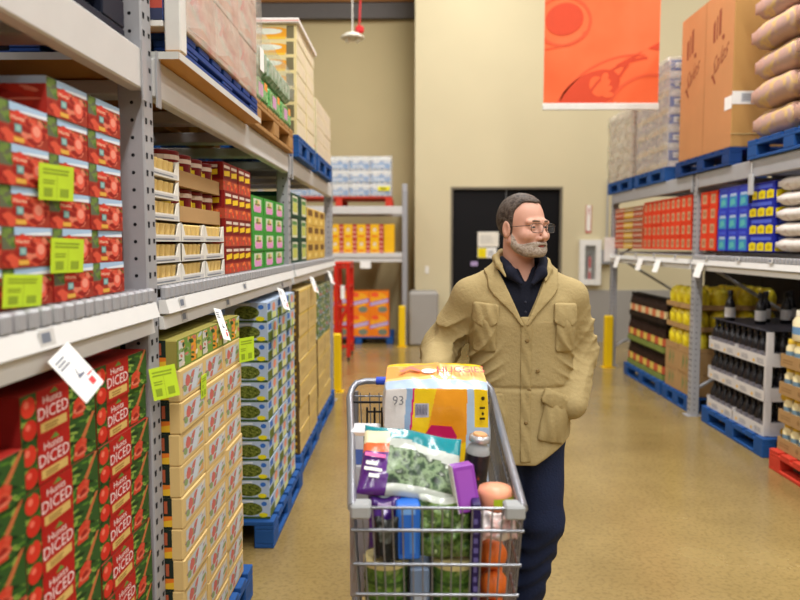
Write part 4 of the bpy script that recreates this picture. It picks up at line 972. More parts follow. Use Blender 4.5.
# ------------------------------------------------------------------ recess rack goods
pallet(-1.9, -.30, 10.86, 11.86, UZ, REDP, 'red pallet under the water packs on the recess rack')
WTR = mottled('water_pack_print', [(150,176,210),(206,216,226),(230,232,232),(90,140,200),(214,222,228)], 11, .2)
b = MB(); w, d, h = .31, .40, .195; b.bbox(-w/2,w/2,-d/2,d/2,0,h,WTR,.02); b.art([aR(.05,.15,.95,.5,M((110,156,206), .25),1), aR(.12,.22,.7,.4,M((196,210,226), .25),2), aR(.0,.72,1,.96,M((232,234,232), .25),1)], (-w/2,-d/2,0),(1,0,0),(0,0,1),w,h,.0006)
wm = b.mesh('water_pack'); wl = load('wrapped_water_load', 'blue and white water packs under clear film on the red pallet')
for j in range(3):
    for i in range(5): put('water_pack', wm, wl, (-.47-i*.313, 11.07, UZ+.142+j*.1965), (0,0,random.uniform(-.004,.004)))
film(-1.90,-.305,10.858,11.28,UZ+.145,UZ+.142+3*.1968+.005, FILM, wl, 15)
b = MB(); b.box(-.09,.09,-.001,.001,-.03,.03,M((236,226,40), .6)); b.art([aR(.2,.3,.7,.7,M((110,110,30)),1)],(-.09,-.0012,-.03),(1,0,0),(0,0,1),.18,.06,.0005)
tag(b.build('yellow_tag', None, (-.42,10.84,UZ+.26)), 'yellow tag stuck on the film of the water packs', 'tag')
YBX = M((236,182,26), .55)
a = [aR(0,0,1,1,YBX,.5), aR(.66,0,1,1,M((176,56,44)),1)]+[aR(.68,.08+.31*k,.98,.2+.31*k,M((216,150,130)),2) for k in range(3)]+[aE(.33,.6,.14,.16,M((222,206,180)),1,10), aE(.33,.4,.2,.12,M((240,200,70)),2,10), aR(.1,.1,.55,.22,M((226,120,40)),1)]
b = MB(); w, d, h = .198, .36, .216; b.bbox(-w/2,w/2,-d/2,d/2,0,h,YBX,.004); b.art(a,(-w/2,-d/2,0),(1,0,0),(0,0,1),w,h,.0006); ym = b.mesh('yellow_snack_box')
for j in range(2):
    for i in range(6): tag(put('yellow_snack_box', ym, None, (-.53-i*.201, 11.09, 1.4005+j*.2166)), 'yellow box with a red striped edge, '+('lower row, ','upper row, ')[j]+ORD[i]+' from the plain yellow boxes', 'box', 'yellow striped boxes')
b = MB(); b.bbox(-.078,.078,-.18,.18,0,.216,YBX,.004); pm2 = b.mesh('yellow_carton')
for j in range(2): tag(put('yellow_carton', pm2, None, (-.345, 11.09, 1.4005+j*.2166)), ('lower','upper')[j]+' plain yellow box at the end of the striped yellow boxes', 'box', 'plain yellow boxes')
# orange detergent
pallet(-1.35, -.29, 10.96, 11.96, 0, BLUEP, 'blue pallet under the orange detergent boxes', .115)
ORG = M((240,130,30), .5)
a = [aR(0,0,1,1,ORG,.5), aE(.5,.62,.44,.32,M((246,170,40)),1,18), aP([(.02,.34),(.98,.52),(.98,.70),(.02,.50)],M((150,110,190)),3), aP([(.06,.38),(.94,.55),(.94,.64),(.06,.46)],M((206,190,220)),4), aE(.68,.2,.24,.14,M((120,130,110)),2,14), aE(.3,.84,.2,.1,M((240,90,50)),2,12)]
b = MB(); w, d, h = .298, .36, .348; b.bbox(-w/2,w/2,-d/2,d/2,0,h,ORG,.006); b.art(a,(-w/2,-d/2,0),(1,0,0),(0,0,1),w,h,.0006); om = b.mesh('detergent_box')
for j in range(2):
    for i in range(3): tag(put('detergent_box', om, None, (-.502-i*.301, 11.16, .1165+j*.3486)), ('lower','upper')[j]+' orange detergent box with a purple band, '+ORD[2-i]+' from the red ladder', 'box', 'orange detergent boxes')
# red hand truck
ht = empty('red_ladder_frame', (-.905, 9.35, 0)); RF = M((206,44,30), .4, .1)
for x in (-.085,.075):
    for y in (0,.55): MB().bbox(x-.026,x+.026,y-.02,y+.02,.06,1.265,RF,.006).build('rail', ht)
for k in range(5): 
    z = .18+k*.26
    MB().bbox(-.058,.048,-.015,.015,z,z+.035,RF,.004).build('rung', ht); 
    for x in (-.085,.075): MB().bbox(x-.02,x+.02,.021,.529,z,z+.03,RF,.004).build('side_bar', ht)
MB().bbox(-.112,.102,-.021,.571,1.266,1.30,RF,.006).build('top_tray', ht)
MB().tube([(-.085,.0,.2),(-.01,-.02,.55),(.07,0,.75)], .02, RF, 8).build('diagonal_bar', ht)
for x in (-.085,.075):
    for y in (0,.55): MB().lathe([(.028,-.012),(.03,-.008),(.03,.008),(.028,.012)], DARK, 12, (x,y,.0305), 'x').build('wheel', ht)
MB().box(-.02,.03,-.031,-.028,.82,1.0,PAPER).build('paper_tag', ht)
tag(ht, 'tall narrow red steel ladder frame beside the recess rack', 'ladder')
# ------------------------------------------------------------------ shopping cart
CHR = M((140,142,148), .32, .7, .05, 9, name='cart_wire_metal'); CHT = M((150,152,160), .35, .6, .05, 9, name='cart_tube_metal'); CPL = M((160,162,162), .5, name='cart_grey_plastic')
ct = empty('shopping_cart', (.05, 2.05, 0)); CO = Vector((.05, 2.05, 0))
def cw(pts, r, m, nm, par=None, n=6): 
    return MB().tube([Vector(p)-CO for p in pts], r, m, n).build(nm, par or ct)
FL, FR = Vector((-.141,1.66,.925)), Vector((.263,1.66,.925)); RL, RR = Vector((-.212,2.47,1.03)), Vector((.278,2.47,1.03))
BFL, BFR = Vector((-.118,1.70,.50)), Vector((.240,1.70,.50)); BRL, BRR = Vector((-.185,2.44,.46)), Vector((.250,2.44,.46))
def mixv(a, b, t): return a.lerp(b, t)
# handle and rim in one bent tube each side, handle across the rear
cw([FL, mixv(FL,RL,.5), RL+Vector((0,-.05,-.004)), RL+Vector((.003,.0,.012)), RL+Vector((.018,.02,.030)), RL+Vector((.05,.03,.036)), (.03,2.50,1.067), RR+Vector((-.05,.03,.036)), RR+Vector((-.018,.02,.030)), RR+Vector((-.003,0,.012)), RR+Vector((0,-.05,-.004)), mixv(FR,RR,.5), FR], .0115, CHT, 'rim_tube', None, 10)
MB().tube([Vector((-.085,2.50,1.067))-CO, Vector((-.125,2.50,1.067))-CO], .0145, M((50,80,200), .4), 10).build('handle_collar', ct)
MB().tube([Vector((-.08,2.50,1.067))-CO, Vector((.17,2.50,1.067))-CO], .0135, M((60,62,68), .5), 10).build('handle_grip', ct)
cw([FL, FR], .0035, CHR, 'front_wire')
for t in (.13,.335,.52,.70,.88): cw([mixv(FL,BFL,t)+Vector((-.006,-.004,0)), mixv(FR,BFR,t)+Vector((.006,-.004,0))], .0042, CHR, 'front_wire')
cw([BFL,BFR], .0045, CHR, 'front_wire'); cw([BRL,BRR], .0045, CHR, 'rear_wire'); cw([BFL,BRL], .0045, CHR, 'base_wire'); cw([BFR,BRR], .0045, CHR, 'base_wire')
for k in range(18):
    t = k/17; cw([mixv(FL,FR,t), mixv(BFL,BFR,t)], .0022, CHR, 'front_wire')
    cw([mixv(BFL,BFR,t), mixv(BRL,BRR,t)], .0022, CHR, 'base_wire')
for (a, b, c, d) in ((FL,RL,BFL,BRL),(FR,RR,BFR,BRR)):
    for k in range(1, 22):
        t = k/22; cw([mixv(a,b,t), mixv(c,d,t)], .0022, CHR, 'side_wire')
    for t in (.13,.335,.52,.70,.88): cw([mixv(a,c,t), mixv(b,d,t)], .0032, CHR, 'side_wire')
for k in range(16):
    t = k/15; cw([mixv(RL,RR,t)+Vector((0,0,-.0)), mixv(BRL,BRR,t)], .0022, CHR, 'rear_wire')
for t in (.02,.3,.6): cw([mixv(RL,BRL,t), mixv(RR,BRR,t)], .0032, CHR, 'rear_wire')
# plastic corner bumpers
for (p, s) in ((FL,-1),(FR,1)):
    b = MB(); b.bbox(-.016-.016*(s>0)-.0,.016+.016*(s<0),-.012,.04,-.024,.010,CPL,.005); b.build('corner_bumper', ct, p-CO+Vector((s*-.012,-.004,-.0)))
# folding seat wires near the handle
for x in (-.15,-.125,-.1): cw([(x,2.38,1.0),(x,2.37,.74)], .004, DARK, 'seat_wire')
cw([(-.20,2.39,1.015),(.26,2.39,1.015)], .004, DARK, 'seat_wire'); cw([(-.15,2.38,.985),(.20,2.38,.985)], .0035, DARK, 'seat_wire')
# chassis
for (s, x0, x1) in ((-1,-.20,-.11),(1,.265,.235)):
    cw([(x0,2.50,1.03),(x0,2.50,.70),(x0,2.46,.30),(x0*.5+x1*.5,2.1,.22),(x1,1.74,.16)], .0125, CHT, 'chassis_tube', None, 8)
    for (x, y) in ((x0,2.44),(x1,1.76)):
        f = MB(); f.box(-.018,-.014,-.02,.02,.045,.17,CHT); f.box(.014,.018,-.02,.02,.045,.17,CHT); f.box(-.018,.018,-.02,.02,.165,.172,CHT); fo = f.build('caster_fork', ct, Vector((x,y,0))-CO)
        MB().lathe([(.045,-.012),(.060,-.009),(.060,.009),(.045,.012)], DARK, 20, (0,0,.0605), 'x').build('wheel', fo)
    cw([(x1,1.745,.17),(x1*.98,1.72,.47)], .010, CHT, 'chassis_tube', None, 8)
cw([(-.115,1.76,.18),(.235,1.76,.18)], .010, CHT, 'chassis_tube', None, 8)
for k in range(7):
    t = k/6; cw([(-.10+.33*t,1.80,.205),(-.19+.45*t,2.42,.29)], .004, CHR, 'tray_wire')
tag(ct, 'chrome wire shopping cart full of groceries in front of the man', 'shopping cart')
# ------------------------------------------------------------------ groceries
def sheet(name, w, h, t, matfn, nu=40, nv=30, seed=0, crinkle=.004, sag=0.0, edge=.35):
    """plump bag: x = width, z = height, front looks to -y; matfn(u,v,front) -> material"""
    r = random.Random(seed); ph = [r.uniform(0,6) for _ in range(8)]
    vs = []; fs = []; ms = []
    def bul(u, v):
        e = max(0,(1-abs(2*u-1)**3))*max(0,(1-abs(2*v-1)**3)); return e**edge
    for sd in (-1, 1):
        for i in range(nu+1):
            for j in range(nv+1):
                u, v = i/nu, j/nv; e = bul(u, v)
                wr = crinkle*(math.sin(11*u+7*v+ph[0])+math.sin(-9*u+13*v+ph[1])+.7*math.sin(23*u+5*v+ph[2])+.6*math.sin(6*u-25*v+ph[3]))*e
                x = (u-.5)*w*(1-.03*math.sin(math.pi*v)); z = (v-.5)*h*(1-.04*math.sin(math.pi*u))+.004*math.sin(9*u+ph[4])
                vs.append((x, sd*(t/2*e+.0006)+wr+sag*(v-.5)**2, z))
    mb = MB(); o = (nu+1)*(nv+1); groups = {}
    for s_ in (0, 1):
        for i in range(nu):
            for j in range(nv):
                a = s_*o+i*(nv+1)+j; q = (a, a+nv+1, a+nv+2, a+1) if s_ == 0 else (a, a+1, a+nv+2, a+nv+1)
                fs.append(q); ms.append(matfn((i+.5)/nu, (j+.5)/nv, s_ == 0))
    mb.v = vs
    for q, m in zip(fs, ms): mb.f.append(q); mb.m.append(mb.mi(m)); mb.smooth.append(True)
    return mb.mesh(name)
def place(name, me, loc, rot, label, cat): return tag(put(name, me, None, loc, rot), label, cat)
def puffbox(name, x0, x1, y0, y1, z0, z1, matfn, label, cat, n=24, puff=.012, lean=0.0, seed=1, rise=0.0):
    """soft pack with rounded, slightly crumpled faces; matfn(face,u,v)"""
    r = random.Random(seed); ph = [r.uniform(0,6) for _ in range(9)]
    bm = bmesh.new(); bmesh.ops.create_cube(bm, size=2); bmesh.ops.subdivide_edges(bm, edges=bm.edges[:], cuts=n-1, use_grid_fill=True)
    me = bpy.data.meshes.new(name); mats = []
    C = Vector(((x0+x1)/2,(y0+y1)/2,z0)); S = Vector(((x1-x0)/2,(y1-y0)/2,(z1-z0)/2))
    for f in bm.faces:
        c = f.calc_center_median(); k = max(range(3), key=lambda i: abs(c[i])); 
        face = ('right' if c.x > 0 else 'left', 'back' if c.y > 0 else 'front', 'top' if c.z > 0 else 'bottom')[k]
        u, v = {'front': (c.x, c.z), 'top': (c.x, c.y), 'left': (-c.y, c.z), 'right': (c.y, c.z), 'back': (-c.x, c.z), 'bottom': (c.x, c.y)}[face]
        m = matfn(face, (u+1)/2, (v+1)/2)
        if m not in mats: mats.append(m)
        f.material_index = mats.index(m); f.smooth = True
    for v in bm.verts:
        p = v.co.copy(); q = p.copy()
        for k in range(3):
            o1, o2 = (k+1) % 3, (k+2) % 3
            q[k] = p[k]*(1-.05*(p[o1]**6+p[o2]**6)*.5)
        w = Vector((q.x*S.x, q.y*S.y, (q.z+1)*S.z))
        e = [(1-p[(k+1)%3]**2)*(1-p[(k+2)%3]**2) for k in range(3)]
        wr = .35*puff*(math.sin(5*p.x+7*p.z+ph[0])+math.sin(8*p.z-4*p.x+ph[1]+3*p.y)+.7*math.sin(13*p.x+4*p.y+ph[2]))
        for k in range(3):
            if abs(abs(p[k])-1) < 1e-4 and not (k == 2 and p[k] < 0): w[k] += (puff*e[k]+wr*e[k]**.5)*(1 if p[k] > 0 else -1)
        w.y += lean*(w.z)
        if p.z > 0: w.z += rise*(p.y+1)/2*p.z
        v.co = w
    bm.to_mesh(me); bm.free()
    for m in mats: me.materials.append(m)
    return place(name, me, C, (0,0,0), label, cat)
GL_ = lambda rgb: M(rgb, .22, 0, .06, 12, .25, 30, coat=.3)
gY, gO, gW, gBl, gPk, gLb = GL_((244,204,30)), GL_((240,158,36)), GL_((232,228,224)), GL_((150,180,214)), GL_((212,40,110)), GL_((176,196,220))
gOr = GL_((246,170,90)); gMag = M((196,30,90), .3)
def diaper(face, u, v):
    if face == 'front':
        e1 = .17+.10*v; 
        if u < e1-.02: return gW if u < .17*(.6+.6*v)+.0 or v < .99 and u < .13+.08*v else gBl
        if u < e1: return gBl
        if u < e1+.018: return gPk
        if u > .87 and v > .74: return gY
        if u > .76+.04*v: return gLb
        if .295 < u < .425 and .81 < v < .90: return GL_((190,186,200))
        if u > .50-.3*(1-v) and v > .62+.3*abs(u-.70): return gO
        return gY
    if face == 'top':
        if v < .22: return gLb
        if u < .55 and .3 < v < .8: return gOr
        if v > .82: return gY
        return GL_((246,206,130))
    if face == 'right': return gLb if u < .6 else gW
    return gW
tag(MB().bbox(-.11,.11,-.12,.12,0,.19,KRAFT,.004).build('kraft_box', None, (.06,2.23,.472)), 'brown carton low in the cart under the yellow diaper pack', 'carton')
dp = puffbox('diaper_pack', -.085, .232, 2.11, 2.36, .668, 1.125, diaper, 'large yellow and white diaper pack standing in the cart', 'pack', 120, .008, 0, 1, .034)
# printed marks on the pack: magenta shape, barcode digits, red lettering, black marks on the yellow strip
DPm = Vector(dp.location)
b = MB(); W_, H_ = .317, .457
b.art([aP([(.40,.70),(.45,.755),(.64,.745),(.69,.68),(.67,.58),(.58,.56),(.48,.60)],gMag,1), aP([(.50,.55),(.68,.54),(.70,.44),(.58,.42)],M((150,20,70), .3),1), aE(.52,.68,.035,.016,gPk,2,10), aE(.60,.66,.035,.016,gPk,2,10)]
, (-W_/2,-.138,0),(1,0,0),(0,0,1),W_,H_,.0006)
b.build('printed_figure', dp)
b = MB(); b.art([aR(.305+.014*k,.82,.312+.014*k,.89,M((90,90,110)),1) for k in range(8)], (-W_/2,-.138,0),(1,0,0),(0,0,1),W_,H_,.0006); b.build('barcode', dp)
b = MB(); b.art([aT('93',.09,.885,.19,.945,M((120,120,126)),1)], (-W_/2,-.138,0),(1,0,0),(0,0,1),W_,H_,.0006); b.build('printed_number', dp)
b = MB(); b.art([aE(.93,.93,.02,.014,M((60,50,20)),1,8), aR(.90,.86,.95,.875,M((60,50,20)),1), aR(.90,.79,.95,.805,M((60,50,20)),1), aE(.93,.83,.012,.012,M((60,50,20)),1,8)], (-W_/2,-.138,0),(1,0,0),(0,0,1),W_,H_,.0006); b.build('strip_marks', dp)
for A_ in ([aT('HUGGIES',.52,.36,.98,.62,M((214,50,70), .4),1)], [aP([(.14,.40),(.26,.62),(.36,.44),(.34,.38),(.25,.5),(.18,.36)],M((226,110,90), .4),1)], [aE(.43,.42,.07,.10,M((236,226,226), .4),.8,14)]):
    b = MB(); b.art(A_, (-W_/2,-.12,.472),(1,0,0),Vector((0,.25,.034)).normalized(),W_,.24,.0005); b.build('printed_lettering', dp)
tb = 'salad'
gT, gPu, gWh = GL_((20,132,142)), GL_((86,34,120)), GL_((196,202,192)); KALE = mottled('kale_leaves', [(14,30,16),(40,70,36),(130,152,112),(22,44,20),(206,214,198)], 30, .3, 4, False, .4)
gCr, gRd = GL_((240,232,190)), GL_((232,110,60))
def salad(u, v, fr):
    if not fr: return gWh
    if v > .78-.14*(u-.35)*(u>.35): 
        return gT if u > .25 else (gCr if v < .9 else gT)
    if u < .27-.04*v: return gPu if v < .58 else (gRd if v < .70 else gCr)
    if v > .66-.2*(u-.3) and v > .5: return gWh
    if v < .12: return gWh
    if u > .94: return gWh
    return KALE
me = sheet('salad_bag', .265, .20, .055, salad, 48, 40, 3, .0022)
sb = place('salad_bag', me, (-.002, 1.842, .972), (R(-46), R(10), R(4)), 'teal and purple salad bag of leafy greens lying on top of the groceries', 'bag')
b = MB(); b.art([aR(.04,.32,.15,.37,WHITE,1), aR(.03,.24,.20,.285,WHITE,1), aR(.08,.15,.18,.20,WHITE,1)], (-.130,-.031,-.098),(1,0,0),(0,0,1),.265,.20,.0005); b.build('printed_lettering', sb)
b = MB(); b.art([aR(.02,.44,.22,.49,M((240,110,170)),1)], (-.130,-.031,-.098),(1,0,0),(0,0,1),.265,.20,.0005); b.build('pink_stripe', sb)
# purple carton with white edge
b = MB(); b.bbox(-.022,.032,-.03,.03,0,.115,M((150,70,178), .35),.003); b.box(-.0235,-.022,-.03,.03,.0,.115,WHITE); b.art([aR(.15,.1,.85,.9,M((166,86,192), .35),1)],(-.022,-.03,0),(1,0,0),(0,0,1),.054,.115,.0005)
place('purple_carton', b.mesh('purple_carton'), (.136,1.752,.885), (R(-10),R(-8),R(8)), 'purple carton with a white edge beside the dark labelled bottle', 'carton')
# bottle with red and black label
bt = empty('drink_bottle', (.16,1.93,.80)); bt.rotation_euler = (R(4),R(6),0)
CLR = M((214,216,214), .12, 0, .04, 8, trans=.5, name='clear_plastic')
MB().lathe([(.031,0),(.033,.01),(.033,.188),(.027,.204),(.016,.214),(.016,.222)], CLR, 20).build('body', bt)
LB_ = mottled('red_black_label', [(206,84,60),(60,40,46),(26,24,32),(34,30,40),(40,36,48),(190,60,46)], 22, .3)
MB().lathe([(.0338,.04),(.0338,.186)], LB_, 20, caps=False).build('label', bt)
MB().lathe([(.022,.215),(.028,.218),(.028,.232),(.022,.235)], M((200,200,202), .2, .6), 18).build('cap_ring', bt); MB().lathe([(.02,.222),(.02,.238),(.017,.24)], M((206,150,100), .4), 14).build('cap', bt)
tag(bt, 'clear bottle with a red and black label and ring cap', 'bottle')
# fruit tub with green label, white bag, oranges
PCH = M((236,160,124), .35, 0, .1, 20); tu = empty('peach_tub', (.212,1.79,.878))
MB().lathe([(.034,0),(.041,.006),(.046,.038),(.041,.054),(.018,.058)], PCH, 22).build('tub', tu)
b = MB(); 
for k in range(6):
    a0, a1 = R(-100+14*k), R(-100+14*(k+1)); rr = .0475
    b.add([(rr*math.cos(a0),rr*math.sin(a0),.018),(rr*math.cos(a1),rr*math.sin(a1),.018),(rr*math.cos(a1),rr*math.sin(a1),.038),(rr*math.cos(a0),rr*math.sin(a0),.038)],[(0,1,2,3)],M((160,180,30), .4))
b.build('label', tu); tag(tu, 'peach coloured tub with a lime green label', 'tub')
WBG = mottled('white_produce_film', [(226,210,206),(236,228,224),(206,160,150),(240,236,232)], 22, .2, 3, False, .3)
me = sheet('white_bag', .085, .07, .035, lambda u,v,f: WBG, 24, 18, 9, .004); place('white_produce_bag', me, (.213,1.712,.862), (R(-35),R(-5),R(-6)), 'crumpled white and pink film bag by the front corner of the cart', 'bag')
ORN = M((226,110,40), .45, 0, .12, 60, .2, 150, name='orange_peel')
om_ = MB().sphere((0,0,0), .0365, ORN, 16, 11).mesh('orange'); stem = MB().lathe([(.004,.034),(.005,.0365),(.002,.038)], M((90,110,40), .6), 8).mesh('stem_scar')
OZ = [(.205,1.76,.545),(.205,1.763,.6195),(.206,1.757,.694),(.204,1.760,.7685),(.205,1.84,.545),(.206,1.843,.6195),(.203,1.838,.694),(.203,1.84,.7685)]
for i, p in enumerate(OZ):
    o = put('orange', om_, None, p, (random.uniform(-1,1),random.uniform(-1,1),0)); put('stem_scar', stem, o)
    tag(o, 'round orange at the cart corner, '+('front' if i < 4 else 'rear')+' column, '+('bottom','second from bottom','third from bottom','topmost')[i % 4], 'orange', 'oranges in the cart')
# purple pack, blue box, dark pouch
me = sheet('purple_pouch', .085, .14, .05, lambda u,v,f: GL_((74,40,120)) if not (.3<u<.7 and .82<v<.95) else GL_((190,170,210)), 20, 30, 4, .003)
place('purple_pouch', me, (-.068,1.775,.842), (R(-4),0,0), 'tall purple pouch standing at the left front of the cart', 'pouch')
b = MB(); b.bbox(-.03,.03,-.03,.03,0,.14,M((46,110,206), .35),.004)
b.art([aR(.2,.82,.8,.93,M((120,170,230)),1), aR(.15,.1,.35,.6,M((30,80,170)),1), aR(.55,.12,.8,.55,M((80,140,220)),1)], (-.03,-.03,0),(1,0,0),(0,0,1),.06,.14,.0005)
place('blue_carton', b.mesh('blue_carton'), (-.010,1.755,.768), (0,0,R(3)), 'tall blue carton standing against the front wires of the cart', 'carton')
me = sheet('dark_pouch', .06, .11, .04, lambda u,v,f: M((34,36,34), .35) if not (.25<u<.75 and .5<v<.85) else M((96,100,92), .35), 16, 20, 6, .003)
place('dark_pouch', me, (-.062,1.722,.822), (0,0,R(-5)), 'small dark pouch in front of the purple pouch', 'pouch')
LEA = mottled('broccoli_film', [(26,46,20),(66,96,40),(112,138,70),(44,70,28),(170,188,134)], 38, .25, 4, False, .6)
me = sheet('broccoli_bag', .135, .155, .075, lambda u,v,f: LEA if v < .93 else gWh, 34, 40, 8, .005)
place('broccoli_bag', me, (.084,1.757,.842), (R(-6),0,R(-2)), 'clear bag of green broccoli leaves filling the front of the cart', 'bag')
b = MB(); b.bbox(-.011,.011,-.05,.05,0,.27,M((44,32,86), .4),.003); b.art(lines(.2,.1,.8,.9,9,M((110,100,160)),1,3),(-.011,-.05,0),(1,0,0),(0,0,1),.022,.27,.0005)
place('violet_carton', b.mesh('violet_carton'), (.156+.0,1.74,.655), (0,0,0), 'narrow dark violet carton between the broccoli and the oranges', 'carton'); bpy.data.objects['violet_carton'].location.x = .1565
# round tubs of greens at the bottom
def tubg(x, label):
    r = empty('greens_tub', (x,1.775,.508)); b = MB()
    b.lathe([(.050,0),(.052,.06),(.055,.18),(.056,.235)], mottled('greens_tub_print', [(70,110,40),(110,150,60),(60,96,34),(150,170,90)], 30, .3), 22); b.build('tub', r)
    for z in (.05,.10,.15,.195): MB().lathe([(.0572,z),(.0572,z+.008)], M((60,90,40), .4), 22, caps=False).build('band', r)
    MB().lathe([(.058,.235),(.058,.250),(.05,.255),(.04,.253)], M((206,190,130), .35), 22).build('lid', r)
    tag(r, label, 'tub')
tubg(-.065, 'green tub with a tan lid under the purple pouch and blue carton'); tubg(.108, 'green tub with a tan lid under the broccoli bag')
b = MB(); b.bbox(-.024,.024,-.05,.05,0,.24,M((120,140,170), .4),.004); b.art(lines(.15,.2,.85,.8,4,M((190,200,214)),1,2),(-.024,-.05,0),(1,0,0),(0,0,1),.048,.24,.0005)
place('pale_blue_carton', b.mesh('pale_blue_carton'), (.0205,1.775,.505), (0,0,0), 'pale blue carton low between the two green tubs', 'carton')
# white and blue box at the left rear, support goods underneath
b = MB(); b.bbox(-.042,.042,-.05,.05,0,.10,M((222,222,226), .4),.004); b.art([aR(0,0,1,.45,M((90,116,190), .4),1), aR(.5,.45,.9,.85,BLACK,2), aR(.55,.14,.92,.32,M((196,206,232)),2), aR(.08,.86,.92,.96,M((236,206,180)),2)],(-.042,-.05,0),(1,0,0),(0,0,1),.084,.10,.0005)
place('white_blue_carton', b.mesh('white_blue_carton'), (-.14,2.14,.895), (0,0,R(-3)), 'white and blue carton with a black square against the cart side', 'carton')
tag(MB().bbox(-.045,.045,-.06,.06,0,.405,M((196,196,200), .5),.004).build('grey_carton', None, (-.14,2.145,.488)), 'plain grey carton under the white and blue carton', 'carton')
tag(MB().bbox(-.105,.105,-.09,.09,0,.36,M((120,130,140), .5),.004).build('wide_carton', None, (.015,1.97,.492)), 'wide grey carton under the salad bag inside the cart', 'carton')
# ------------------------------------------------------------------ the man: signed distance fields turned into meshes
def surfnets(d, org, h):
    s = d < 0; nx, ny, nz = d.shape
    c = np.zeros((nx-1,ny-1,nz-1), np.int8)
    for i in (0,1):
        for j in (0,1):
            for k in (0,1): c += s[i:nx-1+i, j:ny-1+j, k:nz-1+k]
    act = (c > 0) & (c < 8); ids = np.argwhere(act); idx = np.full(act.shape, -1, np.int64); idx[act] = np.arange(len(ids))
    acc = np.zeros((len(ids),3)); cnt = np.zeros(len(ids)); I, J, K = ids.T
    cor = [(i,j,k) for i in (0,1) for j in (0,1) for k in (0,1)]
    for a in range(8):
        for b in range(a+1, 8):
            if sum(abs(cor[a][t]-cor[b][t]) for t in range(3)) != 1: continue
            d0 = d[I+cor[a][0], J+cor[a][1], K+cor[a][2]]; d1 = d[I+cor[b][0], J+cor[b][1], K+cor[b][2]]
            m = (d0 < 0) != (d1 < 0); t = np.where(m, d0/np.where(m, d0-d1, 1), 0)
            for q in range(3): acc[:, q] += np.where(m, cor[a][q]+t*(cor[b][q]-cor[a][q]), 0)
            cnt += m
    V = (ids+acc/cnt[:, None])*h+np.array(org)
    F = []
    for ax in range(3):
        sl0 = [slice(1,None)]*3; sl1 = [slice(1,None)]*3
        A = [slice(1,-1)]*3; B = [slice(1,-1)]*3; A[ax] = slice(0,-1); B[ax] = slice(1,None)
        s0, s1 = s[tuple(A)], s[tuple(B)]; e = np.argwhere(s0 != s1)
        if not len(e): continue
        flip = s0[tuple(e.T)]
        off = np.array([1,1,1]); off[ax] = 0; e = e+off
        u, v = (ax+1) % 3, (ax+2) % 3
        def cell(du, dv):
            q = e.copy(); q[:, u] += du; q[:, v] += dv; return idx[tuple(q.T)]
        Q = np.stack([cell(-1,-1), cell(0,-1), cell(0,0), cell(-1,0)], 1)
        Q[~flip] = Q[~flip][:, ::-1]; F.append(Q)
    F = np.concatenate(F); F = F[(F >= 0).all(1)]
    return V, F
def grid(lo, hi, h):
    ax = [np.arange(lo[k], hi[k]+h, h, dtype=np.float32) for k in range(3)]
    return np.meshgrid(*ax, indexing='ij')
def smin(a, b, k): 
    q = np.clip(.5+.5*(b-a)/k, 0, 1); return b*(1-q)+a*q-k*q*(1-q)
def smax(a, b, k): return -smin(-a, -b, k)
def cap(P, a, b, ra, rb):
    a = np.array(a, np.float32); b = np.array(b, np.float32); ba = b-a; L2 = float(ba@ba)
    x, y, z = P[0]-a[0], P[1]-a[1], P[2]-a[2]
    t = np.clip((x*ba[0]+y*ba[1]+z*ba[2])/L2, 0, 1)
    return np.sqrt((x-t*ba[0])**2+(y-t*ba[1])**2+(z-t*ba[2])**2)-(ra+(rb-ra)*t)
def ell(P, c, r):
    x, y, z = (P[0]-c[0])/r[0], (P[1]-c[1])/r[1], (P[2]-c[2])/r[2]
    k0 = np.sqrt(x*x+y*y+z*z); k1 = np.sqrt((x/r[0])**2+(y/r[1])**2+(z/r[2])**2)+1e-6
    return k0*(k0-1)/k1
def loft(P, zs, cx, cy, a, b, p=2.4):
    z = P[2]; CX = np.interp(z, zs, cx); CY = np.interp(z, zs, cy); A = np.interp(z, zs, a); B = np.interp(z, zs, b)
    q = (np.abs((P[0]-CX)/A)**p+np.abs((P[1]-CY)/B)**p)**(1/p)
    return (q-1)*np.minimum(A, B)
def wob(P, f, seed, n=5):
    r = np.random.RandomState(seed); o = 0
    for _ in range(n):
        k = r.normal(size=3); k /= np.linalg.norm(k); o = o+np.sin((P[0]*k[0]+P[1]*k[1]+P[2]*k[2])*f*r.uniform(.7,1.4)+r.uniform(0,6))
    return o/n
MO = (.41, 2.72, 0)
def to_mesh(name, parts, mat, smooth_it=1):
    Vs = []; Fs = []; o = 0
    for (V, F) in parts: Vs.append(V); Fs.append(F+o); o += len(V)
    V = np.concatenate(Vs); F = np.concatenate(Fs)
    for _ in range(smooth_it):
        S = np.zeros_like(V); n = np.zeros(len(V))
        for k in range(4):
            np.add.at(S, F[:, k], V[F[:, (k+1) % 4]]+V[F[:, (k+3) % 4]]); np.add.at(n, F[:, k], 2)
        V = V*.5+.5*S/np.maximum(n, 1)[:, None]
    me = bpy.data.meshes.new(name); me.from_pydata((V-np.array(MO)).tolist(), [], F.tolist()); me.materials.append(mat)
    me.polygons.foreach_set('use_smooth', [True]*len(me.polygons)); me.update(); return me
def sdf_mesh(name, fn, lo, hi, h, mat, parent, it=1):
    P = grid(lo, hi, h); V, F = surfnets(fn(P).astype(np.float64), (P[0][0,0,0], P[1][0,0,0], P[2][0,0,0]), h)
    return put(name, to_mesh(name, [(V, F)], mat, it), parent)
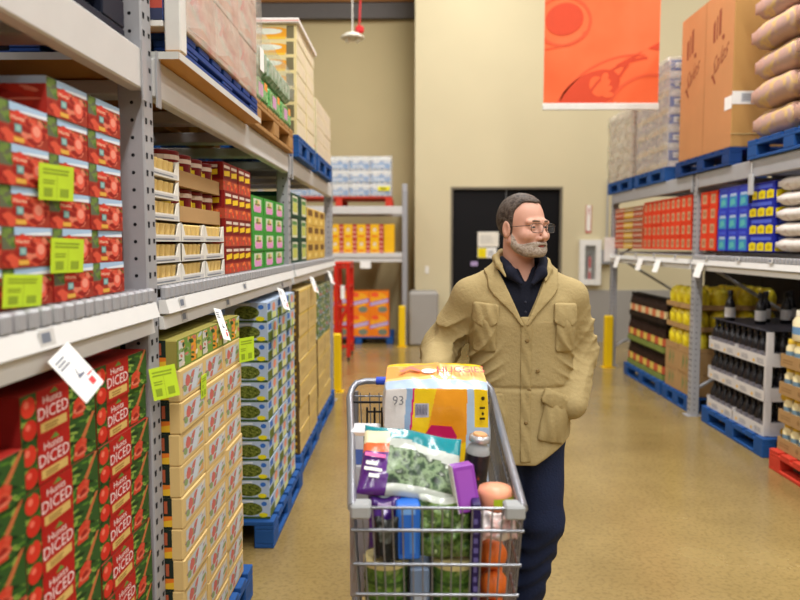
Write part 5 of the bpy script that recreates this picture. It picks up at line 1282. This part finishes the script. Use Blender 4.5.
# --- head frame
PHI = R(37); HC = np.array((.415, 2.70, 1.606)); AS = .95; HS = 1.0
FX, FY = math.sin(PHI), -math.cos(PHI); TX, TY = math.cos(PHI), math.sin(PHI)
def hl(P):
    x, y, z = P[0]-HC[0], P[1]-HC[1], P[2]-HC[2]
    z = np.where(z < -.04, -.04+(z+.04)*1.28, z)
    return ((x*FX+y*FY)/AS, x*TX+y*TY, z)
def hw_(a, b, c): return (HC[0]+a*AS*FX+b*TX, HC[1]+a*AS*FY+b*TY, HC[2]+c)
def skull(P):
    Q = hl(P); Qs = (Q[0], np.abs(Q[1]), Q[2])
    d = ell(Q, (-.016,0,.034), (.098,.0765,.088))
    d = smin(d, ell(Q, (.018,0,-.035), (.073,.062,.092)), .03)
    d = smin(d, ell(Q, (.042,0,-.085), (.046,.046,.042)), .025)
    d = smin(d, ell(Q, (.074,0,-.104), (.022,.024,.020)), .02)
    d = smin(d, cap(Qs, (-.004,.056,-.05), (.055,.03,-.10), .020, .018), .02)
    d = smin(d, ell(Qs, (.062,.043,-.03), (.026,.022,.022)), .02)
    return d
def face(P):
    Q = hl(P); Qs = (Q[0], np.abs(Q[1]), Q[2])
    d = skull(P)
    d = smin(d, cap(Qs, (.086,.008,.020), (.076,.046,.018), .0115, .010), .014)
    d = smax(d, -ell(Qs, (.099,.031,-.001), (.022,.020,.0125)), .012)
    lid = ell(Qs, (.0745,.0315,0), (.0165,.0165,.0135))
    slit = np.abs(Q[2]-.0003)-.0030+np.maximum(0,(np.abs(Qs[1]-.0315)-.006))*.45
    lid = np.maximum(lid, -np.maximum(slit, .079-Q[0]))
    d = smin(d, lid, .004)
    n = cap(Q, (.087,0,.008), (.113,0,-.034), .0075, .0115); n = smin(n, ell(Qs, (.098,.0125,-.041), (.012,.0085,.0085)), .006)
    d = smin(d, n, .010)
    d = smax(d, -ell(Qs, (.108,.0065,-.0505), (.005,.0035,.004)), .003)
    d = smin(d, ell(Q, (.083,0,-.066), (.016,.026,.010)), .008); d = smin(d, ell(Q, (.082,0,-.081), (.015,.022,.008)), .006)
    d = smax(d, -ell(Q, (.099,0,-.0735), (.014,.024,.0018)), .003)
    e = ell(Qs, (-.010,.079,-.006), (.020,.0085,.033)); e = smax(e, -ell(Qs, (-.006,.088,-.004), (.010,.007,.020)), .004)
    d = smin(d, e, .006)
    return d
def neck(P): 
    a = hw_(-.030,0,-.06); return cap(P, a, (.410,2.735,1.36), .055, .064)
def headneck(P):
    d = smin(face(P), neck(P), .02)
    return d
# --- body under the clothes
SHL, SHR = (.226,2.735,1.345), (.594,2.735,1.342); ELL_, ELR = (.108,2.80,1.135), (.650,2.79,1.125); WRL, WRR = (.085,2.585,1.095), (.592,2.635,.955)
HIPL, HIPR = (.335,2.735,.90), (.488,2.735,.90); KNL, KNR = (.335,2.70,.49), (.507,2.705,.49); ANL, ANR = (.338,2.72,.10), (.455,2.80,.105)
def hand_on_bar(P):
    w = WRL; d = cap(P, w, (.082,2.545,1.09), .027, .024)
    d = smin(d, ell(P, (.080,2.525,1.088), (.040,.036,.016)), .012)
    for k, x in enumerate((.050,.070,.090,.109)):
        L = (.9,1.05,1.0,.8)[k]
        d = smin(d, cap(P, (x,2.508,1.090), (x-.002,2.486+.004*k,1.078), .0095, .009), .004)
        d = smin(d, cap(P, (x-.002,2.486+.004*k,1.078), (x-.003,2.482+.004*k,1.058-.004*L), .009, .008), .004)
        d = smin(d, cap(P, (x-.003,2.482+.004*k,1.058-.004*L), (x-.003,2.502,1.046), .008, .0075), .004)
    d = smin(d, cap(P, (.112,2.535,1.085), (.128,2.515,1.068), .011, .010), .006); d = smin(d, cap(P, (.128,2.515,1.068), (.122,2.497,1.050), .010, .0085), .004)
    return d
def hand_pocket(P):
    d = cap(P, WRR, (.560,2.66,.91), .027, .026); d = smin(d, ell(P, (.545,2.665,.885), (.022,.030,.045)), .015)
    for k in range(4):
        y = 2.645+.017*k; d = smin(d, cap(P, (.538,y,.86), (.522,y-.002,.815+.006*abs(k-1.5)), .009, .0075), .004)
    d = smin(d, cap(P, (.556,2.650,.905), (.536,2.640,.865), .011, .009), .006)
    return d
def bodylow(P):
    d = loft(P, [.88,1.0,1.15,1.28,1.38,1.46], [.41]*6, [2.735]*6, [.150,.140,.150,.165,.13,.05], [.10,.095,.105,.11,.08,.05])
    d = smax(d, np.maximum(.86-P[2], P[2]-1.46), .03)
    d = smin(d, cap(P, (.41,2.735,1.33), SHL, .07, .05), .03); d = smin(d, cap(P, (.41,2.735,1.33), SHR, .07, .05), .03)
    for (s, e, w_) in ((SHL,ELL_,WRL),(SHR,ELR,WRR)): d = smin(d, cap(P, s, e, .048, .036), .02); d = smin(d, cap(P, e, w_, .036, .025), .01)
    for (hp, k, an) in ((HIPL,KNL,ANL),(HIPR,KNR,ANR)):
        d = smin(d, cap(P, hp, k, .075, .05), .03); d = smin(d, cap(P, k, an, .05, .036), .02); d = smin(d, cap(P, an, (an[0], an[1]-.12, .05), .034, .024), .02)
    d = smin(d, neck(P), .02)
    return smin(smin(d, hand_on_bar(P), .008), hand_pocket(P), .008)
SKIN = mottled('skin', [(200,146,124),(212,160,138),(220,172,152)], 9, .5)
man = empty('person', MO)
def gmesh(fn, lo, hi, h):
    P = grid(lo, hi, h); return surfnets(fn(P).astype(np.float64), (P[0][0,0,0], P[1][0,0,0], P[2][0,0,0]), h)
parts = [gmesh(headneck, (.30,2.55,1.40), (.55,2.86,1.76), .0026), gmesh(bodylow, (0,2.44,.02), (.76,2.90,1.50), .0062)]
body = put('body', to_mesh('body', parts, SKIN, 1), man)
# --- clothes
ZS = [.70,.80,.90,1.03,1.15,1.26,1.34,1.40,1.45,1.50]
def torso(P):
    return loft(P, ZS, [.405,.405,.41,.412,.413,.413,.412,.411,.411,.411], [2.725]*6+[2.73,2.735,2.74,2.745],
        [.200,.198,.194,.188,.192,.198,.185,.150,.105,.085], [.165,.160,.150,.140,.142,.146,.135,.115,.095,.085])
def ridge(ph, k=1.6): return (1-np.abs(np.sin(ph)))**k
def sleeve(P, s, e, w_, seed):
    d = smin(cap(P, s, e, .072, .066), cap(P, e, w_, .066, .055), .03)
    k = np.array(w_)-np.array(e); k = k/np.linalg.norm(k); t = (P[0]-e[0])*k[0]+(P[1]-e[1])*k[1]+(P[2]-e[2])*k[2]
    up = np.array(e)-np.array(s); up = up/np.linalg.norm(up); t2 = (P[0]-s[0])*up[0]+(P[1]-s[1])*up[1]+(P[2]-s[2])*up[2]
    m1 = np.clip(.55+1.3*wob(P, 26, 40+int(seed)), 0, 1); m2 = np.clip(.5+1.3*wob(P, 22, 50+int(seed)), 0, 1)
    ex = np.exp(-(((P[0]-e[0])**2+(P[1]-e[1])**2+(P[2]-e[2])**2)/.016))
    # sharp cloth folds: strong round the elbow, slanting down the upper arm
    d = d-.017*ex*m1*ridge(t*70+P[0]*24+1.2*np.sin(P[2]*30+seed))-.012*ex*np.clip(.4+1.4*wob(P,30,80+int(seed)),0,1)*ridge(P[2]*78+P[0]*30+1.4*np.sin(P[0]*35+seed))
    return d-.016*m2*ridge(t2*44+(P[0]-s[0])*46+1.5*np.sin(P[1]*18+seed))*np.clip(t2/.12, 0, 1)*np.clip(1.6-t2/.2, .3, 1)
def vee(P):
    """open front: negative inside the gap between the two front edges"""
    z = P[2]-1.252; l = .404-.43*np.maximum(z,0); r = .406+.47*np.maximum(z,0)
    return np.maximum(np.maximum(l-P[0], P[0]-r), np.maximum(-z, P[1]-2.715))
def hem(P): return .742+.62*np.maximum(0, P[0]-.45)+.02*np.maximum(0,.40-P[0])-P[2]
def jac_torso(P):
    d = torso(P); x, z = P[0]-.41, P[2]
    low = np.clip((1.30-z)*5, .25, 1)
    d = d+.005*wob((P[0],P[1],P[2]*.7), 30, 3)*low
    m = np.clip(.4+1.4*wob(P, 17, 61), 0, 1)
    # drag lines: from the arm holes inwards, and from the waist down to the hem
    d = d-.020*m*ridge(np.abs(x)*46+z*52+1.3*np.sin(z*18))*np.exp(-((z-1.12)/.12)**2)*np.clip(np.abs(x)*9-.5, 0, 1)
    d = d-.020*np.clip(.4+1.4*wob(P, 15, 71), 0, 1)*ridge(x*62-z*22+1.1*np.sin(z*20))*np.exp(-((z-.90)/.12)**2)*np.clip(np.abs(x)*9-.25, 0, 1)
    return d+.006*np.exp(-((z-1.022)/.007)**2)
def jacket(P):
    d = jac_torso(P)
    d = smax(d, hem(P), .008); d = smax(d, P[2]-1.50, .02)
    d = smin(d, cap(P, (.36,2.745,1.425), SHL, .060, .072), .035); d = smin(d, cap(P, (.46,2.745,1.418), SHR, .060, .072), .035)
    # seam where the sleeve meets the body
    d = smin(d, sleeve(P, SHL, ELL_, (.083,2.552,1.092), 1.), .022); d = smin(d, sleeve(P, SHR, ELR, WRR, 4.), .018)
    d = smax(d, -neck(P)+.016+0*P[0], .006)
    return smax(d, -vee(P), .006)
CAN = M((170,150,105), .85, 0, .12, 5, .35, 90, name='khaki_canvas')
for nd in CAN.node_tree.nodes:
    if nd.type == 'BUMP': nd.inputs['Distance'].default_value = .008
CAN2 = M((166,146,101), .85, 0, .12, 5, .3, 90, name='khaki_canvas_trim')
jk = sdf_mesh('jacket', jacket, (-.02,2.49,.70), (.76,2.93,1.56), .0046, CAN, man, 1)
# collar and rolled front edges, following the V
def polycap(P, pts, rs, k=.012):
    d = None
    for i in range(len(pts)-1):
        q = cap(P, pts[i], pts[i+1], rs[i], rs[i+1]); d = q if d is None else smin(d, q, k)
    return d
def jac_full(P):
    d = jac_torso(P)
    d = smin(d, cap(P, (.36,2.745,1.425), SHL, .060, .072), .035); return smin(d, cap(P, (.46,2.745,1.418), SHR, .060, .072), .035)
def collar(P):
    # stand round the back and sides of the neck
    L = [(.340,2.614,1.428),(.320,2.655,1.468),(.316,2.72,1.495),(.345,2.79,1.512),(.41,2.822,1.518),(.475,2.798,1.505),(.508,2.73,1.480),(.506,2.665,1.450),(.484,2.616,1.412)]
    d = polycap(P, L, [.004,.011,.013,.014,.014,.014,.013,.011,.004])
    # wide flat fold-over band beside the open front, ending in a point
    w = np.interp(P[2], [1.255,1.30,1.36,1.385,1.43], [.012,.026,.060,.066,.050])
    f = jac_full(P); v = vee(P)
    band = np.maximum(np.maximum(f-.011-.002*wob(P, 50, 9), -f-.010), np.maximum(np.maximum(v-w, -v+.001), np.maximum(1.252-P[2], P[1]-2.715)))
    band = np.maximum(band, P[2]-1.50)
    d = smin(d, band, .006)
    return smax(d, -(neck(P)-.010), .004)
sdf_mesh('collar', collar, (.24,2.53,1.235), (.58,2.88,1.56), .0040, CAN2, jk, 1)
def rbox(u, v, u0, v0, u1, v1, r):
    qx = np.abs(u-(u0+u1)/2)-(u1-u0)/2+r; qy = np.abs(v-(v0+v1)/2)-(v1-v0)/2+r
    return np.sqrt(np.maximum(qx,0)**2+np.maximum(qy,0)**2)+np.minimum(np.maximum(qx,qy),0)-r
def patch(name, x0, z0, x1, z1, th, rot=0.0, puff=0.0, r=.012, vshape=0.0, par=None):
    cx, cz = (x0+x1)/2, (z0+z1)/2; co, si = math.cos(rot), math.sin(rot); hw2, hh = (x1-x0)/2, (z1-z0)/2
    def f(P):
        u = (P[0]-cx)*co+(P[2]-cz)*si; v = -(P[0]-cx)*si+(P[2]-cz)*co
        rb = rbox(u, v+vshape*(1-np.abs(u)/hw2)*(v < 0), -hw2, -hh, hw2, hh, r)
        base = jac_torso(P)
        th2 = th+puff*np.clip(1-(u/hw2)**2,0,1)*np.clip(1-(v/hh)**2,0,1)+.0018*np.sin(u*160+v*60)
        return smax(smax(base-th2, rb, .005), np.maximum(-base-.012, P[1]-2.70), .003)
    ext = max(hw2, hh)*1.5+.02
    return sdf_mesh(name, f, (cx-ext,2.52,cz-ext), (cx+ext,2.72,cz+ext), .0042, CAN2, par or jk, 1)
patch('chest_pocket', .225, 1.155, .305, 1.315, .009, .0, .012)
patch('pocket_flap', .222, 1.262, .312, 1.332, .019, -.10, .004, .010, .022)
patch('chest_pocket', .520, 1.155, .602, 1.315, .009, .0, .012)
patch('pocket_flap', .512, 1.262, .606, 1.332, .019, -.06, .004, .010, .022)
patch('hip_pocket', .470, .825, .580, 1.000, .010, -.22, .018)
patch('pocket_flap', .470, .955, .588, 1.008, .021, -.42, .004, .010, .008)
patch('hip_pocket', .235, .815, .345, 1.000, .010, .12, .014)
patch('placket', .392, .755, .432, 1.285, .006, .0, .0, .004)
for (x, z) in ((.455,1.09),(.425,1.018),(.414,.90),(.414,1.20)):
    b = MB(); b.lathe([(.0072,-.004),(.0072,0),(.005,.0015)], M((136,112,70), .4), 12, (0,0,0), 'y'); 
    zz = np.array([z]); yy = np.linspace(2.50,2.70,400); Pp = (np.full(400,x), yy, np.full(400,z)); dd = jac_torso(Pp); y0 = yy[np.argmax(dd < .007)]
    b.v = [(p[0], -p[1], p[2]) for p in b.v]; b.build('button', jk, (x-MO[0], y0-MO[1]-.0005, z))
# polo shirt
def shirt(P):
    d = torso(P)+.018
    d = smax(d, np.maximum(.95-P[2], P[2]-1.452), .01)
    sh = smin(cap(P, (.36,2.74,1.405), SHL, .055, .05), cap(P, (.46,2.74,1.395), SHR, .055, .05), .02); d = smin(d, sh, .03)
    c = np.abs(neck(P)-.010)-.005; c = np.maximum(c, np.maximum(1.425+.35*(P[1]-2.73)-P[2], P[2]-(1.478+.30*(P[1]-2.73))))
    d = smin(d, c, .006)
    v = np.maximum(np.abs(P[0]-.418)-.45*np.maximum(P[2]-1.410,0)-.003, np.maximum(P[1]-2.70, 1.410-P[2]))
    d = smax(d, -np.minimum(v, neck(P)-.004), .004)
    return d+.002*wob(P, 45, 5)
NAVY = M((20,22,34), .85, 0, .12, 30, .2, 90, name='navy_knit')
st_ = sdf_mesh('polo_shirt', shirt, (.14,2.53,.93), (.68,2.90,1.53), .005, NAVY, man, 1)
def shirt_collar(P):
    d = None
    for s, x0 in ((-1,.408),(1,.426)):
        a = (x0+s*.012,2.612,1.404); b_ = (x0+s*.046,2.638,1.440); c = (x0+s*.066,2.71,1.486)
        q = smin(cap(P, a, b_, .008, .020), cap(P, b_, c, .020, .017), .015); d = q if d is None else np.minimum(d, q)
    d = np.minimum(d, cap(P, (.342,2.71,1.486), (.41,2.815,1.497), .017, .015)); d = np.minimum(d, cap(P, (.492,2.71,1.486), (.41,2.815,1.497), .017, .015))
    return smax(d, -(neck(P)-.004), .003)
sdf_mesh('shirt_collar', shirt_collar, (.30,2.57,1.35), (.54,2.86,1.53), .0036, M((26,28,42), .85, 0, .1, 30, .2, 90), st_, 1)
for z in (1.30,1.335):
    b = MB(); b.sphere((0,0,0), (.005,.0025,.005), M((44,46,60), .4), 10, 7); yy = np.linspace(2.50,2.75,500); dd = shirt((np.full(500,.412), yy, np.full(500,z))); b.build('button', st_, (.412-MO[0], yy[np.argmax(dd < 0)]-MO[1], z))
# trousers, shoes
def trousers(P):
    d = loft(P, [.80,.88,.96,1.02], [.411]*4, [2.735]*4, [.165,.168,.160,.155], [.115,.118,.112,.11]); d = smax(d, np.maximum(.80-P[2], P[2]-1.0), .02)
    for (hp, k, an) in ((HIPL,KNL,ANL),(HIPR,KNR,ANR)):
        q = smin(cap(P, hp, k, .098, .076), cap(P, k, (an[0],an[1],.085), .076, .060), .03); d = smin(d, q, .03)
    d = smax(d, .068-P[2], .006)
    return d+.0055*np.sin(P[2]*70+3*np.sin(P[0]*26+P[1]*20))*np.exp(-((P[2]-.30)/.16)**2)+.003*wob(P, 40, 8)
JEAN = M((34,42,68), .85, 0, .22, 9, .3, 120, name='dark_denim')
sdf_mesh('trousers', trousers, (.20,2.56,.05), (.62,2.90,1.02), .0066, JEAN, man, 1)
for an in (ANL, ANR):
    def shoe(P, an=an):
        d = smin(cap(P, (an[0],an[1]+.03,.055), (an[0],an[1]-.15,.042), .042, .040), cap(P, (an[0],an[1],.10), (an[0],an[1]-.02,.06), .045, .045), .03)
        return smax(d, .004-P[2], .004)
    so = sdf_mesh('shoe', shoe, (an[0]-.08,an[1]-.24,-.01), (an[0]+.08,an[1]+.11,.17), .005, M((30,26,24), .45), man, 1)
    def sole(P, an=an): return np.maximum(smin(cap((P[0],P[1],P[2]*0), (an[0],an[1]+.03,0), (an[0],an[1]-.15,0), .044, .043), P[0]*0+9, .001), np.abs(P[2]-.011)-.0105)
    sdf_mesh('sole', sole, (an[0]-.08,an[1]-.24,-.01), (an[0]+.08,an[1]+.11,.04), .005, DARK, so, 0)
# hair, beard, brows, eyes, glasses
HAIRM = mottled('brown_grey_hair', [(44,36,31),(66,54,46),(92,80,71),(52,43,37)], 60, .6, 4, False, .5)
BEARD = mottled('grey_beard', [(142,124,110),(164,148,134),(186,172,158),(154,136,122)], 120, .7, 4, False, .5)
def hair(P):
    Q = hl(P); a, b, c = Q[0], np.abs(Q[1]), Q[2]
    base = skull(P)-.0055-.0025*np.clip(c*10,0,1)+.0010*wob((P[0],P[1],P[2]*.7), 190, 21, 6)
    lim = np.interp(a, [-.13,-.075,-.045,-.028,-.002,.006,.014,.022,.040,.060,.080,.1], [-.07,-.075,-.055,-.010,-.010,-.03,-.005,.062,.090,.099,.105,.110])
    lim = lim-.012*np.clip(1-b/.04,0,1)*(a > .04)
    return smax(base, lim-c, .006)
sdf_mesh('hair', hair, (.28,2.56,1.51), (.54,2.84,1.76), .003, HAIRM, body, 1)
def beard(P):
    Q = hl(P); a, b, c = Q[0], np.abs(Q[1]), Q[2]
    base = smin(skull(P), ell(Q, (.083,0,-.066), (.016,.026,.010)), .008)-.0050*np.clip((-.02-c)*16,.25,1)-.003*np.clip((a-.05)*20,0,1)+.0010*wob(P, 210, 31, 6)
    lim = np.interp(a, [-.012,.008,.022,.035,.055,.075,.09,.12], [-.015,-.018,-.035,-.062,-.066,-.060,-.054,-.054])
    d = smax(base, c-lim, .005); d = smax(d, -.128+.55*np.maximum(0,.05-a)-c, .006); d = smax(d, .001-a, .004)
    return smax(d, -ell(Q, (.099,0,-.0755), (.02,.021,.0058)), .003)
sdf_mesh('beard', beard, (.36,2.55,1.46), (.54,2.76,1.62), .0026, BEARD, body, 1)
def brow(P):
    Q = hl(P); Qs = (Q[0], np.abs(Q[1]), Q[2]); return smin(cap(Qs, (.0965,.014,.0225), (.0905,.032,.0245), .0032, .0036), cap(Qs, (.0905,.032,.0245), (.078,.048,.0195), .0036, .0024), .003)+.0012*wob(P, 300, 4)
sdf_mesh('eyebrows', brow, (.42,2.56,1.60), (.56,2.72,1.66), .002, M((134,112,96), .8), body, 0)
lipm = M((186,104,92), .5)
def lips(P):
    Q = hl(P); d = smin(ell(Q, (.0905,0,-.0700), (.0115,.019,.0034)), ell(Q, (.0905,0,-.0770), (.0110,.017,.0040)), .0015); return smax(d, -ell(Q, (.104,0,-.0735), (.008,.022,.0009)), .001)
sdf_mesh('lips', lips, (.44,2.58,1.51), (.54,2.68,1.56), .0016, lipm, body, 0)
for s in (-1, 1):
    p = hw_(.0745, s*.0315, 0); e = MB().sphere((0,0,0), .0132, M((196,186,178), .15), 18, 12).build('eye', body, (p[0]-MO[0], p[1]-MO[1], p[2]))
    q = MB(); q.lathe([(.0066,.0114),(.0055,.0124),(.002,.0135)], M((44,38,32), .2), 14, (0,0,0), 'y'); q.v = [(x, -y, z) for x, y, z in q.v]
    q.build('iris', e, (0,0,0), (0,0,PHI-.10*1))
gl = empty('eyeglasses', (0,0,0)); gl.parent = body
def gp(a, b, c): p = hw_(a, b, c); return (p[0]-MO[0], p[1]-MO[1], p[2])
RIM = M((84,74,66), .3, .7)
for s in (-1, 1):
    ring_ = []
    for k in range(28):
        t = 2*math.pi*k/28; x, y = math.cos(t), math.sin(t); x = math.copysign(abs(x)**.6, x); y = math.copysign(abs(y)**.6, y)
        bb = s*(.0345+.0265*x); ring_.append(gp(.111-.16*max(0,abs(bb)-.01)*abs(bb)/.06, bb, -.003+.0165*y))
    MB().tube(ring_, .0011, RIM, 6, True).build('rim', gl)
    b = MB(); b.add(ring_, [tuple(range(28))], film_material('lens_glass', (235,238,240), .06, .03)); b.build('lens', gl)
    MB().tube([gp(.1035,s*.0605,.006), gp(.095,s*.071,.006), gp(.04,s*.0765,.004), gp(-.004,s*.0795,.004), gp(-.022,s*.081,-.012)], .0014, RIM, 6).build('temple_arm', gl)
MB().tube([gp(.1105,-.009,.001), gp(.114,0,.004), gp(.1105,.009,.001)], .0012, RIM, 6).build('bridge', gl)
tag(man, 'bearded person with glasses in a khaki jacket, navy shirt and jeans pushing the cart', 'person')
